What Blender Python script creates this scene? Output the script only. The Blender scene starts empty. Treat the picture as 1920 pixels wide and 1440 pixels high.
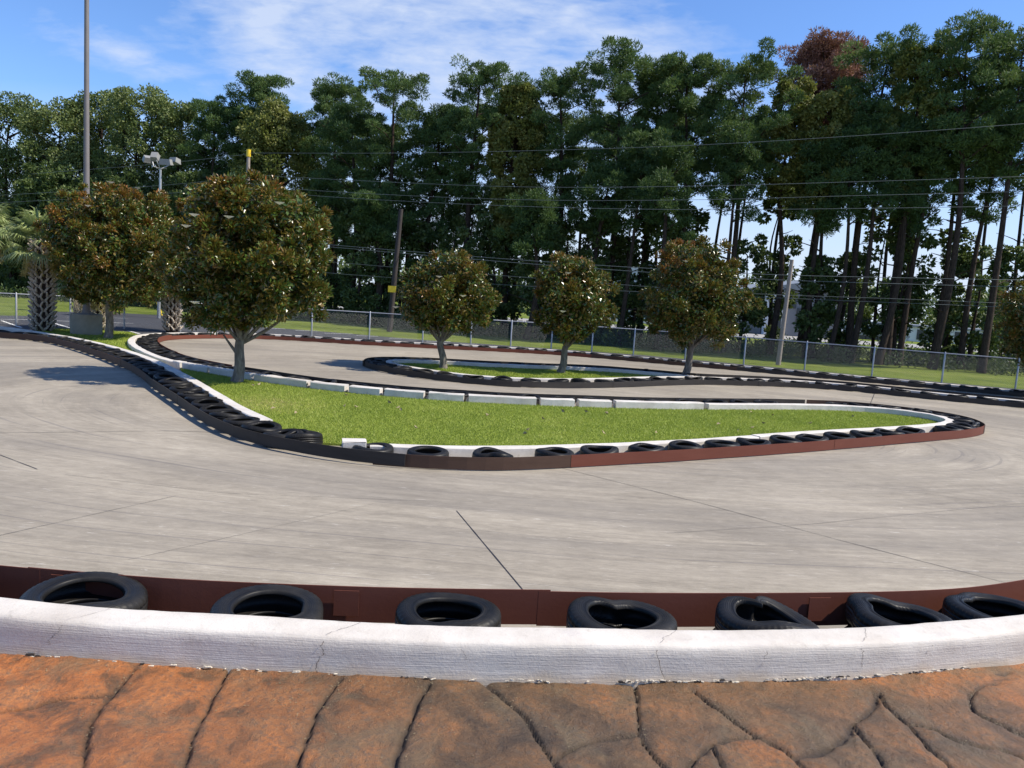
import bpy, math, random
import numpy as np
from mathutils import Vector, noise
random.seed(7); rng = np.random.default_rng(7)
R = math.radians
sc = bpy.context.scene; C = sc.collection

# ------------------------------------------------------------------ camera, sky, sun, exposure
CAM_H, PITCH, ROLL, FPX = 2.35, R(6.55), R(3.7), 1440.0
_f = Vector((0, math.cos(PITCH), -math.sin(PITCH)))
_u0 = Vector((0, math.sin(PITCH), math.cos(PITCH))); _r0 = Vector((1, 0, 0))
_r = _r0*math.cos(ROLL)+_u0*math.sin(ROLL); _u = -_r0*math.sin(ROLL)+_u0*math.cos(ROLL)
cd = bpy.data.cameras.new('camera'); cam = bpy.data.objects.new('camera', cd); C.objects.link(cam)
cd.sensor_width = 36; cd.lens = 36*FPX/1920; cd.clip_end = 3000; cd.clip_start = 0.05
from mathutils import Matrix
cam.matrix_world = Matrix(((_r.x, _u.x, -_f.x, 0), (_r.y, _u.y, -_f.y, 0), (_r.z, _u.z, -_f.z, CAM_H), (0, 0, 0, 1)))
sc.camera = cam
SUN_EL, SUN_AZ = 49, 94          # degrees, azimuth clockwise from +Y
sd = bpy.data.lights.new('sun', 'SUN'); sd.energy = 5.0; sd.angle = R(0.55); sd.color = (1.0, 0.92, 0.79)
so = bpy.data.objects.new('sun', sd); C.objects.link(so)
sdir = Vector((math.sin(R(SUN_AZ))*math.cos(R(SUN_EL)), math.cos(R(SUN_AZ))*math.cos(R(SUN_EL)), math.sin(R(SUN_EL))))
so.rotation_euler = (-sdir).to_track_quat('-Z', 'Y').to_euler()
sc.view_settings.view_transform = 'Standard'; sc.view_settings.look = 'None'
sc.view_settings.exposure = 0.43; sc.view_settings.gamma = 1.0
sc.render.engine = 'CYCLES'

class NT:
    """small helper for node trees"""
    def __init__(s, t): s.t = t; t.nodes.clear()
    def n(s, ty, **kw):
        nd = s.t.nodes.new(ty)
        for k, v in kw.items():
            if k.startswith('i_'):
                key = k[2:]; key = int(key) if key.isdigit() else key.replace('_', ' ')
                s.set(nd.inputs[key], v)
            else: setattr(nd, k, v)
        return nd
    def set(s, inp, v):
        if isinstance(v, bpy.types.NodeSocket): s.t.links.new(v, inp)
        elif isinstance(v, bpy.types.Node): s.t.links.new(v.outputs[0], inp)
        else: inp.default_value = v
    def m(s, op, a, b=0.0, c=None, clamp=False):
        nd = s.t.nodes.new('ShaderNodeMath'); nd.operation = op; nd.use_clamp = clamp
        s.set(nd.inputs[0], a); s.set(nd.inputs[1], b)
        if c is not None: s.set(nd.inputs[2], c)
        return nd.outputs[0]
    def mix(s, f, a, b, blend='MIX'):
        nd = s.t.nodes.new('ShaderNodeMix'); nd.data_type = 'RGBA'; nd.blend_type = blend
        s.set(nd.inputs[0], f); s.set(nd.inputs[6], a if not isinstance(a, tuple) else a+(1,)*(4-len(a)))
        s.set(nd.inputs[7], b if not isinstance(b, tuple) else b+(1,)*(4-len(b)))
        return nd.outputs[2]
    def noise(s, vec, scale, detail=4, rough=.55, dist=0.0):
        nd = s.t.nodes.new('ShaderNodeTexNoise'); s.set(nd.inputs['Vector'], vec)
        nd.inputs['Scale'].default_value = scale; nd.inputs['Detail'].default_value = detail
        nd.inputs['Roughness'].default_value = rough; nd.inputs['Distortion'].default_value = dist
        return nd.outputs[0]
    def ramp(s, f, stops, interp='LINEAR'):
        nd = s.t.nodes.new('ShaderNodeValToRGB'); s.set(nd.inputs[0], f); nd.color_ramp.interpolation = interp
        e = nd.color_ramp.elements
        while len(e) < len(stops): e.new(.5)
        for k, (p, c) in enumerate(stops):
            e[k].position = p; c = (c, c, c) if not isinstance(c, tuple) else c
            e[k].color = (c[0], c[1], c[2], 1)
        return nd.outputs[0]
    def map(s, vec, scale=(1, 1, 1), rot=(0, 0, 0), loc=(0, 0, 0)):
        nd = s.t.nodes.new('ShaderNodeMapping'); s.set(nd.inputs[0], vec)
        nd.inputs['Scale'].default_value = scale; nd.inputs['Rotation'].default_value = rot; nd.inputs['Location'].default_value = loc
        return nd.outputs[0]
    def bump(s, h, strength=.3, dist=.01):
        nd = s.t.nodes.new('ShaderNodeBump'); s.set(nd.inputs['Height'], h)
        nd.inputs['Strength'].default_value = strength; nd.inputs['Distance'].default_value = dist
        return nd.outputs[0]

w = bpy.data.worlds.new('World'); sc.world = w; w.use_nodes = True
t = NT(w.node_tree)
sky = t.n('ShaderNodeTexSky'); sky.sky_type = 'NISHITA'; sky.sun_disc = False
sky.sun_elevation = R(SUN_EL); sky.sun_rotation = R(SUN_AZ); sky.air_density = 1.0; sky.dust_density = 0.25; sky.ozone_density = 2.6
tc = t.n('ShaderNodeTexCoord'); sx = t.n('ShaderNodeSeparateXYZ'); t.set(sx.inputs[0], tc.outputs['Generated'])
X, Y, Z = sx.outputs
ya = t.m('MAXIMUM', t.m('ABSOLUTE', Y), .05)
U_ = t.m('DIVIDE', X, ya); V_ = t.m('DIVIDE', Z, ya)
cv = t.n('ShaderNodeCombineXYZ'); t.set(cv.inputs[0], U_); t.set(cv.inputs[1], V_)
def ellipse(cx, cy, rx, ry, rot, soft):
    """soft elliptical patch of cloud layer in gnomonic sky coordinates"""
    du = t.m('SUBTRACT', U_, cx); dv = t.m('SUBTRACT', V_, cy)
    a = t.m('ADD', t.m('MULTIPLY', du, math.cos(rot)), t.m('MULTIPLY', dv, math.sin(rot)))
    b = t.m('SUBTRACT', t.m('MULTIPLY', dv, math.cos(rot)), t.m('MULTIPLY', du, math.sin(rot)))
    d = t.m('ADD', t.m('POWER', t.m('ABSOLUTE', t.m('DIVIDE', a, rx)), 2.0), t.m('POWER', t.m('ABSOLUTE', t.m('DIVIDE', b, ry)), 2.0))
    return t.m('SUBTRACT', 1.0, t.m('DIVIDE', t.m('SQRT', d), 1.0), clamp=True)
n1 = t.noise(t.map(cv.outputs[0], (3.0, 9.0, 1), (0, 0, R(-14))), 2.2, 9, .62, .35)
n2 = t.noise(t.map(cv.outputs[0], (2.0, 5.0, 1), (0, 0, R(18)), (3, 1, 0)), 3.0, 7, .6, .6)
n3 = t.noise(t.map(cv.outputs[0], (6.0, 14.0, 1), (0, 0, R(-32)), (1, 4, 0)), 3.0, 4, .5, .2)
n4 = t.noise(t.map(cv.outputs[0], (9, 30, 1), (0, 0, R(-30)), (2, 2, 0)), 3.0, 5, .6, .5)
nn = t.m('ADD', t.m('MULTIPLY', n1, .35), t.m('ADD', t.m('MULTIPLY', n2, .25), t.m('ADD', t.m('MULTIPLY', n3, .2), t.m('MULTIPLY', n4, .2))))
e1 = ellipse(-.08, .29, .58, .20, R(-10), 1)
e2 = ellipse(-.50, .265, .25, .05, R(-16), 1)
e3 = ellipse(-.23, .255, .33, .13, R(-20), 1)
mk = t.m('MAXIMUM', t.m('MULTIPLY', e1, 1.5), t.m('MAXIMUM', t.m('MULTIPLY', e2, .8), t.m('MULTIPLY', e3, 1.3)))
mk = t.m('MINIMUM', mk, .78)
hz = t.m('SUBTRACT', 1.0, t.m('DIVIDE', t.m('SUBTRACT', V_, .06), .17), clamp=True)
mk = t.m('MAXIMUM', mk, t.m('MULTIPLY', hz, .85))
cl = t.m('MULTIPLY', t.m('SUBTRACT', t.m('ADD', nn, t.m('MULTIPLY', mk, .36)), .64), 4.6, clamp=True)
cl = t.m('MULTIPLY', cl, t.m('MULTIPLY', mk, 1.25, clamp=True), clamp=True)
skyc = t.mix(1.0, sky.outputs[0], (.80, 1.01, 1.34), 'MULTIPLY')
col = t.mix(t.m('MAXIMUM', t.m('MULTIPLY', cl, .78), t.m('MULTIPLY', hz, t.m('ADD', .55, t.m('MULTIPLY', n2, .6)), clamp=True)), skyc, (4.9, 5.5, 6.7))
bg = t.n('ShaderNodeBackground'); t.set(bg.inputs[0], col); bg.inputs[1].default_value = 0.11
out = t.n('ShaderNodeOutputWorld'); t.set(out.inputs[0], bg.outputs[0])

# ------------------------------------------------------------------ helpers
def U(px, py, z=0.0):
    """pixel of the 1920x1440 photo -> world point at height z"""
    d = _f + _r*((px-960)/FPX) - _u*((py-720)/FPX)
    k = (z-CAM_H)/d.z
    return np.array((d.x*k, d.y*k, z))
def UD(px, py, dist):
    """pixel -> world point on the vertical plane y = dist"""
    d = _f + _r*((px-960)/FPX) - _u*((py-720)/FPX)
    k = dist/d.y
    return np.array((d.x*k, dist, CAM_H+d.z*k))

def tag(o, label=None, cat=None, group=None, kind=None):
    if label: o['label'] = label
    if cat: o['category'] = cat
    if group: o['group'] = group
    if kind: o['kind'] = kind
    return o
def thing(name, loc=(0, 0, 0), label=None, cat=None, group=None):
    o = bpy.data.objects.new(name, None); C.objects.link(o); o.location = loc; o.empty_display_size = .2
    return tag(o, label, cat, group)
ONES = ['', 'first', 'second', 'third', 'fourth', 'fifth', 'sixth', 'seventh', 'eighth', 'ninth', 'tenth', 'eleventh', 'twelfth',
        'thirteenth', 'fourteenth', 'fifteenth', 'sixteenth', 'seventeenth', 'eighteenth', 'nineteenth']
TENS = {2: 'twent', 3: 'thirt', 4: 'fort', 5: 'fift', 6: 'sixt', 7: 'sevent', 8: 'eight', 9: 'ninet'}
def nth(n):
    if n < 20: return ONES[n]
    return TENS[n//10]+'ieth' if n % 10 == 0 else TENS[n//10]+'y-'+ONES[n % 10]

class MB:
    """collects vertices, quads and triangles, links them as ONE mesh object"""
    def __init__(s): s.v = []; s.q = []; s.t = []; s.n = 0; s.ta = []; s.qa = []
    def add(s, V, F, a=0.0):
        V = np.asarray(V, float).reshape(-1, 3); F = np.asarray(F, int)
        if len(F) == 0: return
        at = np.full(len(F), a, float) if np.isscalar(a) else np.asarray(a, float)
        if F.shape[1] == 4: s.q.append(F+s.n); s.qa.append(at)
        else: s.t.append(F+s.n); s.ta.append(at)
        s.v.append(V); s.n += len(V)
    def box(s, c, d, rz=0, a=0.0, taper=1.0):
        x, y, z = d[0]/2, d[1]/2, d[2]/2
        k = taper
        P = np.array([(-x, -y, -z), (x, -y, -z), (x, y, -z), (-x, y, -z), (-x*k, -y*k, z), (x*k, -y*k, z), (x*k, y*k, z), (-x*k, y*k, z)])
        cs, sn = math.cos(rz), math.sin(rz)
        P = np.stack([P[:, 0]*cs-P[:, 1]*sn, P[:, 0]*sn+P[:, 1]*cs, P[:, 2]], 1)+np.array(c)
        s.add(P, [(0, 3, 2, 1), (4, 5, 6, 7), (0, 1, 5, 4), (1, 2, 6, 5), (2, 3, 7, 6), (3, 0, 4, 7)], a)
    def tube(s, pts, rad, seg=8, a=0.0, cap=True):
        pts = np.asarray(pts, float); n = len(pts)
        rad = np.full(n, rad) if np.isscalar(rad) else np.asarray(rad)
        T = np.gradient(pts, axis=0); T /= np.linalg.norm(T, axis=1)[:, None]+1e-9
        ref = np.array((0, 0, 1.)) if abs(T[0][2]) < .9 else np.array((1., 0, 0))
        V = []
        for i in range(n):
            A = np.cross(T[i], ref); A /= np.linalg.norm(A)+1e-9; B = np.cross(T[i], A)
            th = np.linspace(0, 2*math.pi, seg, endpoint=False)
            V.append(pts[i]+rad[i]*(np.cos(th)[:, None]*A+np.sin(th)[:, None]*B))
        V = np.concatenate(V); F = []
        for i in range(n-1):
            for j in range(seg):
                k = (j+1) % seg
                F.append((i*seg+j, i*seg+k, (i+1)*seg+k, (i+1)*seg+j))
        s.add(V, F, a)
        if cap:
            for e, rev in ((0, False), (n-1, True)):
                c0 = np.vstack([V[e*seg:(e+1)*seg], pts[e]])
                s.add(c0, [((j+1) % seg, j, seg) if rev else (j, (j+1) % seg, seg) for j in range(seg)], a)
    def build(s, name, mat, parent=None, smooth=False, loc=None):
        me = bpy.data.meshes.new(name)
        V = np.concatenate(s.v)
        if loc is not None: V = V-np.array(loc)
        q = np.concatenate(s.q) if s.q else np.zeros((0, 4), int); tt = np.concatenate(s.t) if s.t else np.zeros((0, 3), int)
        me.vertices.add(len(V)); me.vertices.foreach_set('co', V.astype(np.float32).ravel())
        L = np.concatenate([q.ravel(), tt.ravel()]).astype(np.int32)
        me.loops.add(len(L)); me.loops.foreach_set('vertex_index', L)
        nf = len(q)+len(tt); me.polygons.add(nf)
        st = np.concatenate([np.arange(len(q))*4, len(q)*4+np.arange(len(tt))*3]).astype(np.int32)
        me.polygons.foreach_set('loop_start', st)
        at = me.attributes.new('tint', 'FLOAT', 'FACE')
        me.update(calc_edges=True)
        at = me.attributes['tint']
        at.data.foreach_set('value', np.concatenate((s.qa if s.qa else [])+(s.ta if s.ta else [])).astype(np.float32))
        me.polygons.foreach_set('use_smooth', np.full(nf, bool(smooth)))
        me.materials.append(mat)
        o = bpy.data.objects.new(name, me); C.objects.link(o)
        if parent is not None: o.parent = parent
        if loc is not None: o.location = loc
        return o

def local(parent_obj):   # offset for a part so that its vertices, given in world space, land right under its parent
    return np.array(parent_obj.location)
def part(mb, name, mat, root, smooth=False):
    """build a part given in world coordinates under a thing"""
    off = np.array(root.location); mb.v = [v-off for v in mb.v]
    return mb.build(name, mat, root, smooth)

def spline(P, step=.35, smooth=6):
    """Catmull-Rom through points, resampled evenly, then relaxed"""
    P = [np.asarray(p, float) for p in P]; Q = [2*P[0]-P[1]]+P+[2*P[-1]-P[-2]]; out = []
    for i in range(1, len(Q)-2):
        for u in np.linspace(0, 1, 16, endpoint=False):
            a, b, c, d = Q[i-1], Q[i], Q[i+1], Q[i+2]
            out.append(.5*((2*b)+(c-a)*u+(2*a-5*b+4*c-d)*u*u+(3*b-a-3*c+d)*u**3))
    out.append(P[-1]); out = np.array(out)
    return resample(out, step, smooth)
def resample(out, step, smooth=0):
    s = np.concatenate([[0], np.cumsum(np.linalg.norm(np.diff(out, axis=0), axis=1))])
    n = max(3, int(s[-1]/step)+1); tt = np.linspace(0, s[-1], n)
    o = np.stack([np.interp(tt, s, out[:, k]) for k in range(out.shape[1])], 1)
    for _ in range(smooth): o[1:-1] = .25*o[:-2]+.5*o[1:-1]+.25*o[2:]
    return o
def offset(P, d):
    """parallel curve, d > 0 to the left of the heading, kinks removed"""
    T = np.gradient(P[:, :2], axis=0); T /= np.linalg.norm(T, axis=1)[:, None]+1e-9
    N = np.stack([-T[:, 1], T[:, 0]], 1); Q = P.copy(); Q[:, :2] += N*d
    keep = []
    for i in range(len(Q)):
        dd = np.min(np.linalg.norm(P[:, :2]-Q[i, :2], axis=1))
        if dd > abs(d)*.93: keep.append(i)
    Q = Q[keep]
    return resample(Q, .3, 3)
def sweep(mb, P, prof, a=0.0, jit=0.0, capends=True):
    """sweep an (offset, height) profile along P"""
    P = np.asarray(P); T = np.gradient(P[:, :2], axis=0); T /= np.linalg.norm(T, axis=1)[:, None]+1e-9
    N = np.stack([-T[:, 1], T[:, 0]], 1); m = len(prof); V = np.zeros((len(P), m, 3))
    for j, (o, z) in enumerate(prof):
        V[:, j, :2] = P[:, :2]+N*o; V[:, j, 2] = z
        if jit: V[:, j, :] += rng.normal(0, jit, (len(P), 3))
    V = V.reshape(-1, 3); F = []
    for i in range(len(P)-1):
        for j in range(m):
            k = (j+1) % m
            F.append((i*m+j, i*m+k, (i+1)*m+k, (i+1)*m+j))
    mb.add(V, F, a)
    if capends:
        for e in (0, len(P)-1):
            c = V[e*m:(e+1)*m].mean(0); mb.add(np.vstack([V[e*m:(e+1)*m], c]), [(j, (j+1) % m, m) for j in range(m)], a)
def sheet(name, pts, z, mat, depth=0.0, kind='structure'):
    import bmesh
    bm = bmesh.new(); vs = [bm.verts.new((p[0], p[1], z)) for p in pts]; f = bm.faces.new(vs)
    bmesh.ops.recalc_face_normals(bm, faces=[f])
    if f.normal.z < 0: f.normal_flip()
    if depth:
        r = bmesh.ops.extrude_face_region(bm, geom=[f]); top = [g for g in r['geom'] if isinstance(g, bmesh.types.BMVert)]
        for v in vs: v.co.z -= depth
    bmesh.ops.triangulate(bm, faces=bm.faces[:])
    me = bpy.data.meshes.new(name); bm.to_mesh(me); bm.free(); me.materials.append(mat)
    o = bpy.data.objects.new(name, me); C.objects.link(o); o['kind'] = kind
    return o
def in_poly(x, y, poly):
    inside = np.zeros(len(x), bool); n = len(poly); j = n-1
    for i in range(n):
        xi, yi = poly[i][:2]; xj, yj = poly[j][:2]
        c = ((yi > y) != (yj > y)) & (x < (xj-xi)*(y-yi)/((yj-yi) if yj != yi else 1e-9)+xi)
        inside ^= c; j = i
    return inside

# ------------------------------------------------------------------ materials
def new_mat(name):
    m = bpy.data.materials.new(name); m.use_nodes = True
    t = NT(m.node_tree); b = t.n('ShaderNodeBsdfPrincipled'); o = t.n('ShaderNodeOutputMaterial'); t.set(o.inputs[0], b.outputs[0])
    return m, t, b, o
def plain(name, col, rough=.7, metal=0.0, var=.15, scale=6, bump=.15, bscale=60, spec=.4):
    m, t, b, o = new_mat(name); tc = t.n('ShaderNodeTexCoord').outputs['Object']
    n = t.noise(tc, scale, 6, .6); c = t.mix(n, tuple(x*(1-var) for x in col), tuple(min(1, x*(1+var)) for x in col))
    t.set(b.inputs['Base Color'], c); b.inputs['Roughness'].default_value = rough; b.inputs['Metallic'].default_value = metal
    b.inputs['Specular IOR Level'].default_value = spec
    t.set(b.inputs['Normal'], t.bump(t.noise(tc, bscale, 4), bump, .01))
    return m
def leaf_mat(name, stops, rough=.5, trans=.25, spec=.4, back=None):
    m, t, b, o = new_mat(name)
    at = t.n('ShaderNodeAttribute', attribute_name='tint'); c = t.ramp(at.outputs['Fac'], stops)
    if back:
        g = t.n('ShaderNodeNewGeometry'); c = t.mix(g.outputs['Backfacing'], c, t.mix(.6, c, back))
    t.set(b.inputs['Base Color'], c); b.inputs['Roughness'].default_value = rough; b.inputs['Specular IOR Level'].default_value = spec
    tr = t.n('ShaderNodeBsdfTranslucent'); t.set(tr.inputs[0], t.mix(.35, c, (.16, .22, .03)))
    mx = t.n('ShaderNodeMixShader'); mx.inputs[0].default_value = trans; t.set(mx.inputs[1], b.outputs[0]); t.set(mx.inputs[2], tr.outputs[0])
    t.set(o.inputs[0], mx.outputs[0])
    return m

def track_mat():
    m, t, b, o = new_mat('worn_concrete'); tc = t.n('ShaderNodeTexCoord').outputs['Object']
    # the racing line bends round the islands: rubber streaks follow a warped frame
    sep = t.n('ShaderNodeSeparateXYZ'); t.set(sep.inputs[0], tc)
    dx = t.m('ADD', sep.outputs[0], -1.5); dy = t.m('SUBTRACT', sep.outputs[1], 15.0)
    rad = t.m('SQRT', t.m('ADD', t.m('MULTIPLY', t.m('MULTIPLY', dx, dx), .30), t.m('MULTIPLY', dy, dy)))
    ang = t.m('ARCTAN2', dy, t.m('MULTIPLY', dx, .55))
    cc = t.n('ShaderNodeCombineXYZ'); t.set(cc.inputs[0], t.m('MULTIPLY', ang, 2.2)); t.set(cc.inputs[1], t.m('MULTIPLY', rad, 1.0))
    wob = t.n('ShaderNodeTexNoise'); wob.inputs['Scale'].default_value = .13; t.set(wob.inputs['Vector'], tc)
    vm = t.n('ShaderNodeVectorMath', operation='MULTIPLY_ADD'); t.set(vm.inputs[0], wob.outputs[1]); vm.inputs[1].default_value = (.5, .9, 0); t.set(vm.inputs[2], cc.outputs[0])
    s1 = t.noise(t.map(vm.outputs[0], (1.0, 3.2, 1)), 1.5, 8, .62, .3)
    s2 = t.noise(t.map(vm.outputs[0], (1.6, 14, 1)), 1.6, 7, .68, .2)
    s3 = t.noise(tc, .35, 5, .6, .4)
    s4 = t.noise(t.map(tc, (1, 2.6, 1)), 3.5, 8, .7, .3)
    fine = t.noise(tc, 45, 6, .75)
    s5 = t.noise(t.map(tc, (1, 4.5, 1), (0, 0, .05)), 9, 8, .75, .5)
    f = t.m('ADD', t.m('MULTIPLY', s1, .20), t.m('ADD', t.m('MULTIPLY', s2, .11), t.m('ADD', t.m('MULTIPLY', s3, .25), t.m('ADD', t.m('MULTIPLY', s4, .24), t.m('MULTIPLY', s5, .20)))))
    c = t.ramp(f, [(.38, (.178, .155, .122)), (.46, (.252, .221, .175)), (.54, (.335, .295, .234)), (.64, (.46, .408, .328))])
    band = t.ramp(t.noise(t.map(vm.outputs[0], (.35, .55, 1), (0, 0, .1)), 1.7, 4, .55, .6), [(.44, 0.0), (.62, 1.0)])
    c = t.mix(t.m('MULTIPLY', band, .42), c, (.155, .14, .122))
    # thin pale scuffs and dark rubber lines
    sc1 = t.ramp(t.noise(t.map(tc, (1.1, 7, 1), (0, 0, .15)), 3.2, 8, .72, .8), [(.60, 0.0), (.68, 1.0)])
    c = t.mix(t.m('MULTIPLY', sc1, .5), c, (.56, .52, .46))
    rb = t.ramp(t.noise(t.map(vm.outputs[0], (.45, 13, 1), (0, 0, .10)), 1.6, 3, .5, .35), [(.335, 1.0), (.375, 0.0)])
    c = t.mix(t.m('MULTIPLY', rb, .38), c, (.12, .11, .11))
    c = t.mix(t.m('MULTIPLY', t.m('SUBTRACT', fine, .5), .9, clamp=True), c, (.14, .125, .115))
    t.set(b.inputs['Base Color'], c); b.inputs['Roughness'].default_value = .82; b.inputs['Specular IOR Level'].default_value = .25
    t.set(b.inputs['Normal'], t.bump(t.m('ADD', fine, t.m('MULTIPLY', s4, 2.0)), .35, .006))
    return m
M = {}
M['track'] = track_mat()
M['joint'] = plain('joint_sealant', (.03, .027, .03), .6)
M['asphalt'] = plain('asphalt', (.058, .060, .068), .85, 0, .25, 1.2, .3, 120)
M['line'] = plain('line_paint', (.72, .72, .70), .7)
M['dry'] = plain('dry_reed', (.30, .24, .14), .8)

def grass_ground(name, a, b_, c_, sc1=.9):
    m, t, b, o = new_mat(name); tc = t.n('ShaderNodeTexCoord').outputs['Object']
    n = t.noise(tc, sc1, 5, .6, .3); n2 = t.noise(tc, 22, 6, .7)
    f = t.m('ADD', t.m('MULTIPLY', n, .6), t.m('MULTIPLY', n2, .4))
    t.set(b.inputs['Base Color'], t.ramp(f, [(.36, a), (.52, b_), (.68, c_)])); b.inputs['Roughness'].default_value = .9
    b.inputs['Specular IOR Level'].default_value = .1
    t.set(b.inputs['Normal'], t.bump(n2, .8, .03))
    return m
M['lawn'] = grass_ground('lawn', (.15, .20, .03), (.22, .28, .045), (.30, .32, .08))
M['field'] = grass_ground('field_grass', (.08, .115, .018), (.14, .18, .03), (.21, .23, .06), .35)
M['blade'] = leaf_mat('grass_blade', [(0, (.20, .26, .04)), (.5, (.32, .39, .065)), (.8, (.42, .46, .10)), (1, (.56, .47, .20))], .5, .4, .3)

def white_paint(name, base, dirt, near=False):
    m, t, b, o = new_mat(name); tc = t.n('ShaderNodeTexCoord').outputs['Object']
    n = t.noise(tc, 2.3, 8, .65); g = t.noise(tc, 14, 8, .7); k = t.noise(tc, 70, 6, .7)
    c = t.mix(t.ramp(n, [(.42, 0.0), (.75, 1.0)]), base, dirt)
    c = t.mix(t.m('MULTIPLY', t.ramp(g, [(.58, 0.0), (.72, 1.0)]), .5), c, (.36, .32, .27))
    c = t.mix(t.m('MULTIPLY', t.ramp(t.noise(t.map(tc, (1, 1, 5)), 5.5, 7, .7, .6), [(.60, 0.0), (.70, 1.0)]), .28), c, (.16, .145, .135))
    if near:
        sep = t.n('ShaderNodeSeparateXYZ'); t.set(sep.inputs[0], tc)
        # brown splash stain low on the face, with a ragged edge
        low = t.m('SUBTRACT', 1.0, t.m('DIVIDE', t.m('SUBTRACT', t.m('ADD', sep.outputs[2], t.m('MULTIPLY', t.noise(tc, 3, 6, .6), -.16)), .19), .055), clamp=True)
        c = t.mix(t.m('MULTIPLY', low, .55), c, (.48, .36, .22))
        br = t.noise(t.map(tc, (2, 2, 60)), 2.2, 4, .6, .3)
        c = t.mix(t.m('MULTIPLY', t.ramp(br, [(.56, 0.0), (.68, 1.0)]), .22), c, (.40, .36, .36))
        t.set(b.inputs['Normal'], t.bump(t.m('ADD', t.m('MULTIPLY', br, .7), t.m('ADD', t.m('MULTIPLY', g, .8), t.m('MULTIPLY', k, .5))), .55, .008))
    else:
        t.set(b.inputs['Normal'], t.bump(t.m('ADD', g, t.m('MULTIPLY', k, .5)), .4, .01))
    t.set(b.inputs['Base Color'], c); b.inputs['Roughness'].default_value = .75; b.inputs['Specular IOR Level'].default_value = .3
    return m
M['white'] = white_paint('weathered_white_paint', (.61, .575, .525), (.45, .41, .36))
M['white_near'] = white_paint('brushed_white_paint', (.61, .568, .508), (.48, .430, .372), True)
M['bare'] = plain('bare_broken_concrete', (.33, .30, .27), .9, 0, .5, 25, .8, 60)
M['crack'] = plain('crack_dirt', (.17, .14, .12), .9)

def tyre_mat():
    m, t, b, o = new_mat('tyre_rubber'); tc = t.n('ShaderNodeTexCoord').outputs['Object']
    n = t.noise(tc, 5, 6, .65); k = t.noise(tc, 60, 5, .6)
    oi = t.n('ShaderNodeObjectInfo').outputs['Random']
    c = t.mix(n, (.004, .0037, .0034), (.011, .010, .009)); c = t.mix(t.m('MULTIPLY', oi, .15), c, (.05, .048, .046))
    t.set(b.inputs['Base Color'], c); t.set(b.inputs['Roughness'], t.m('ADD', .26, t.m('MULTIPLY', n, .38)))
    b.inputs['Specular IOR Level'].default_value = .22
    sp = t.n('ShaderNodeSeparateXYZ'); t.set(sp.inputs[0], tc)
    r_ = t.m('SQRT', t.m('ADD', t.m('MULTIPLY', sp.outputs[0], sp.outputs[0]), t.m('MULTIPLY', sp.outputs[1], sp.outputs[1])))
    ring = t.m('MULTIPLY', t.m('SINE', t.m('MULTIPLY', r_, 520.0)), t.m('LESS_THAN', r_, .285))
    th = t.m('ARCTAN2', sp.outputs[1], sp.outputs[0]); zz = t.m('ABSOLUTE', sp.outputs[2])
    lug = t.m('MULTIPLY', t.m('GREATER_THAN', t.m('SINE', t.m('ADD', t.m('MULTIPLY', th, 74.0), t.m('MULTIPLY', zz, 60.0))), .35), t.m('GREATER_THAN', r_, .305))
    dust = t.m('MULTIPLY', t.ramp(n, [(.45, 0.0), (.7, 1.0)]), .5)
    c = t.mix(t.m('MULTIPLY', dust, .28), c, (.085, .078, .068)); t.set(b.inputs['Base Color'], c)
    t.set(b.inputs['Normal'], t.bump(t.m('ADD', t.m('MULTIPLY', ring, .22), t.m('ADD', t.m('MULTIPLY', lug, -1.6), t.m('MULTIPLY', k, .3))), .55, .004))
    return m
M['tyre'] = tyre_mat()
def rail_mat(name, a, b_, rough):
    m, t, b, o = new_mat(name); tc = t.n('ShaderNodeTexCoord').outputs['Object']
    n = t.noise(t.map(tc, (1, 1, 6)), 1.6, 8, .65); k = t.noise(tc, 40, 6, .7)
    c = t.mix(n, a, b_); c = t.mix(t.m('MULTIPLY', t.ramp(k, [(.6, 0.0), (.75, 1.0)]), .35), c, tuple(x*.45 for x in a))
    t.set(b.inputs['Base Color'], c); b.inputs['Roughness'].default_value = rough
    t.set(b.inputs['Normal'], t.bump(k, .2, .004)); b.inputs['Specular IOR Level'].default_value = .15
    return m
M['rail_brown'] = rail_mat('painted_brown_rail', (.115, .036, .024), (.165, .060, .040), .6)
M['rail_black'] = rail_mat('scuffed_black_belt', (.022, .020, .019), (.060, .053, .048), .6)
M['rail_rust'] = rail_mat('dark_brown_belt', (.050, .030, .022), (.095, .058, .042), .65)
M['galv'] = plain('galvanised_steel', (.42, .43, .44), .45, .6, .2, 10, .05)
M['mesh'] = plain('galvanised_mesh', (.14, .15, .155), .5, .3, .1)
M['pole'] = plain('painted_steel_pole', (.17, .155, .15), .6, 0, .2, 3)
M['wood'] = plain('weathered_pole_wood', (.30, .25, .21), .85, 0, .35, 9, .6, 40)
M['wood_shaded'] = plain('shaded_pole_wood', (.045, .036, .034), .85, 0, .35, 9, .6, 40)  # shade of the surrounding trees put into the pole's wood colour
M['wire'] = plain('power_cable', (.11, .13, .135), .5)
M['conc'] = plain('stained_concrete', (.27, .245, .19), .9, 0, .55, 2.2, .5, 30)
M['lampcase'] = plain('lamp_housing', (.25, .25, .235), .5)
M['glass'] = plain('lamp_glass', (.30, .32, .34), .15)
M['yellow'] = plain('yellow_plastic', (.75, .52, .03), .5)
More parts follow.
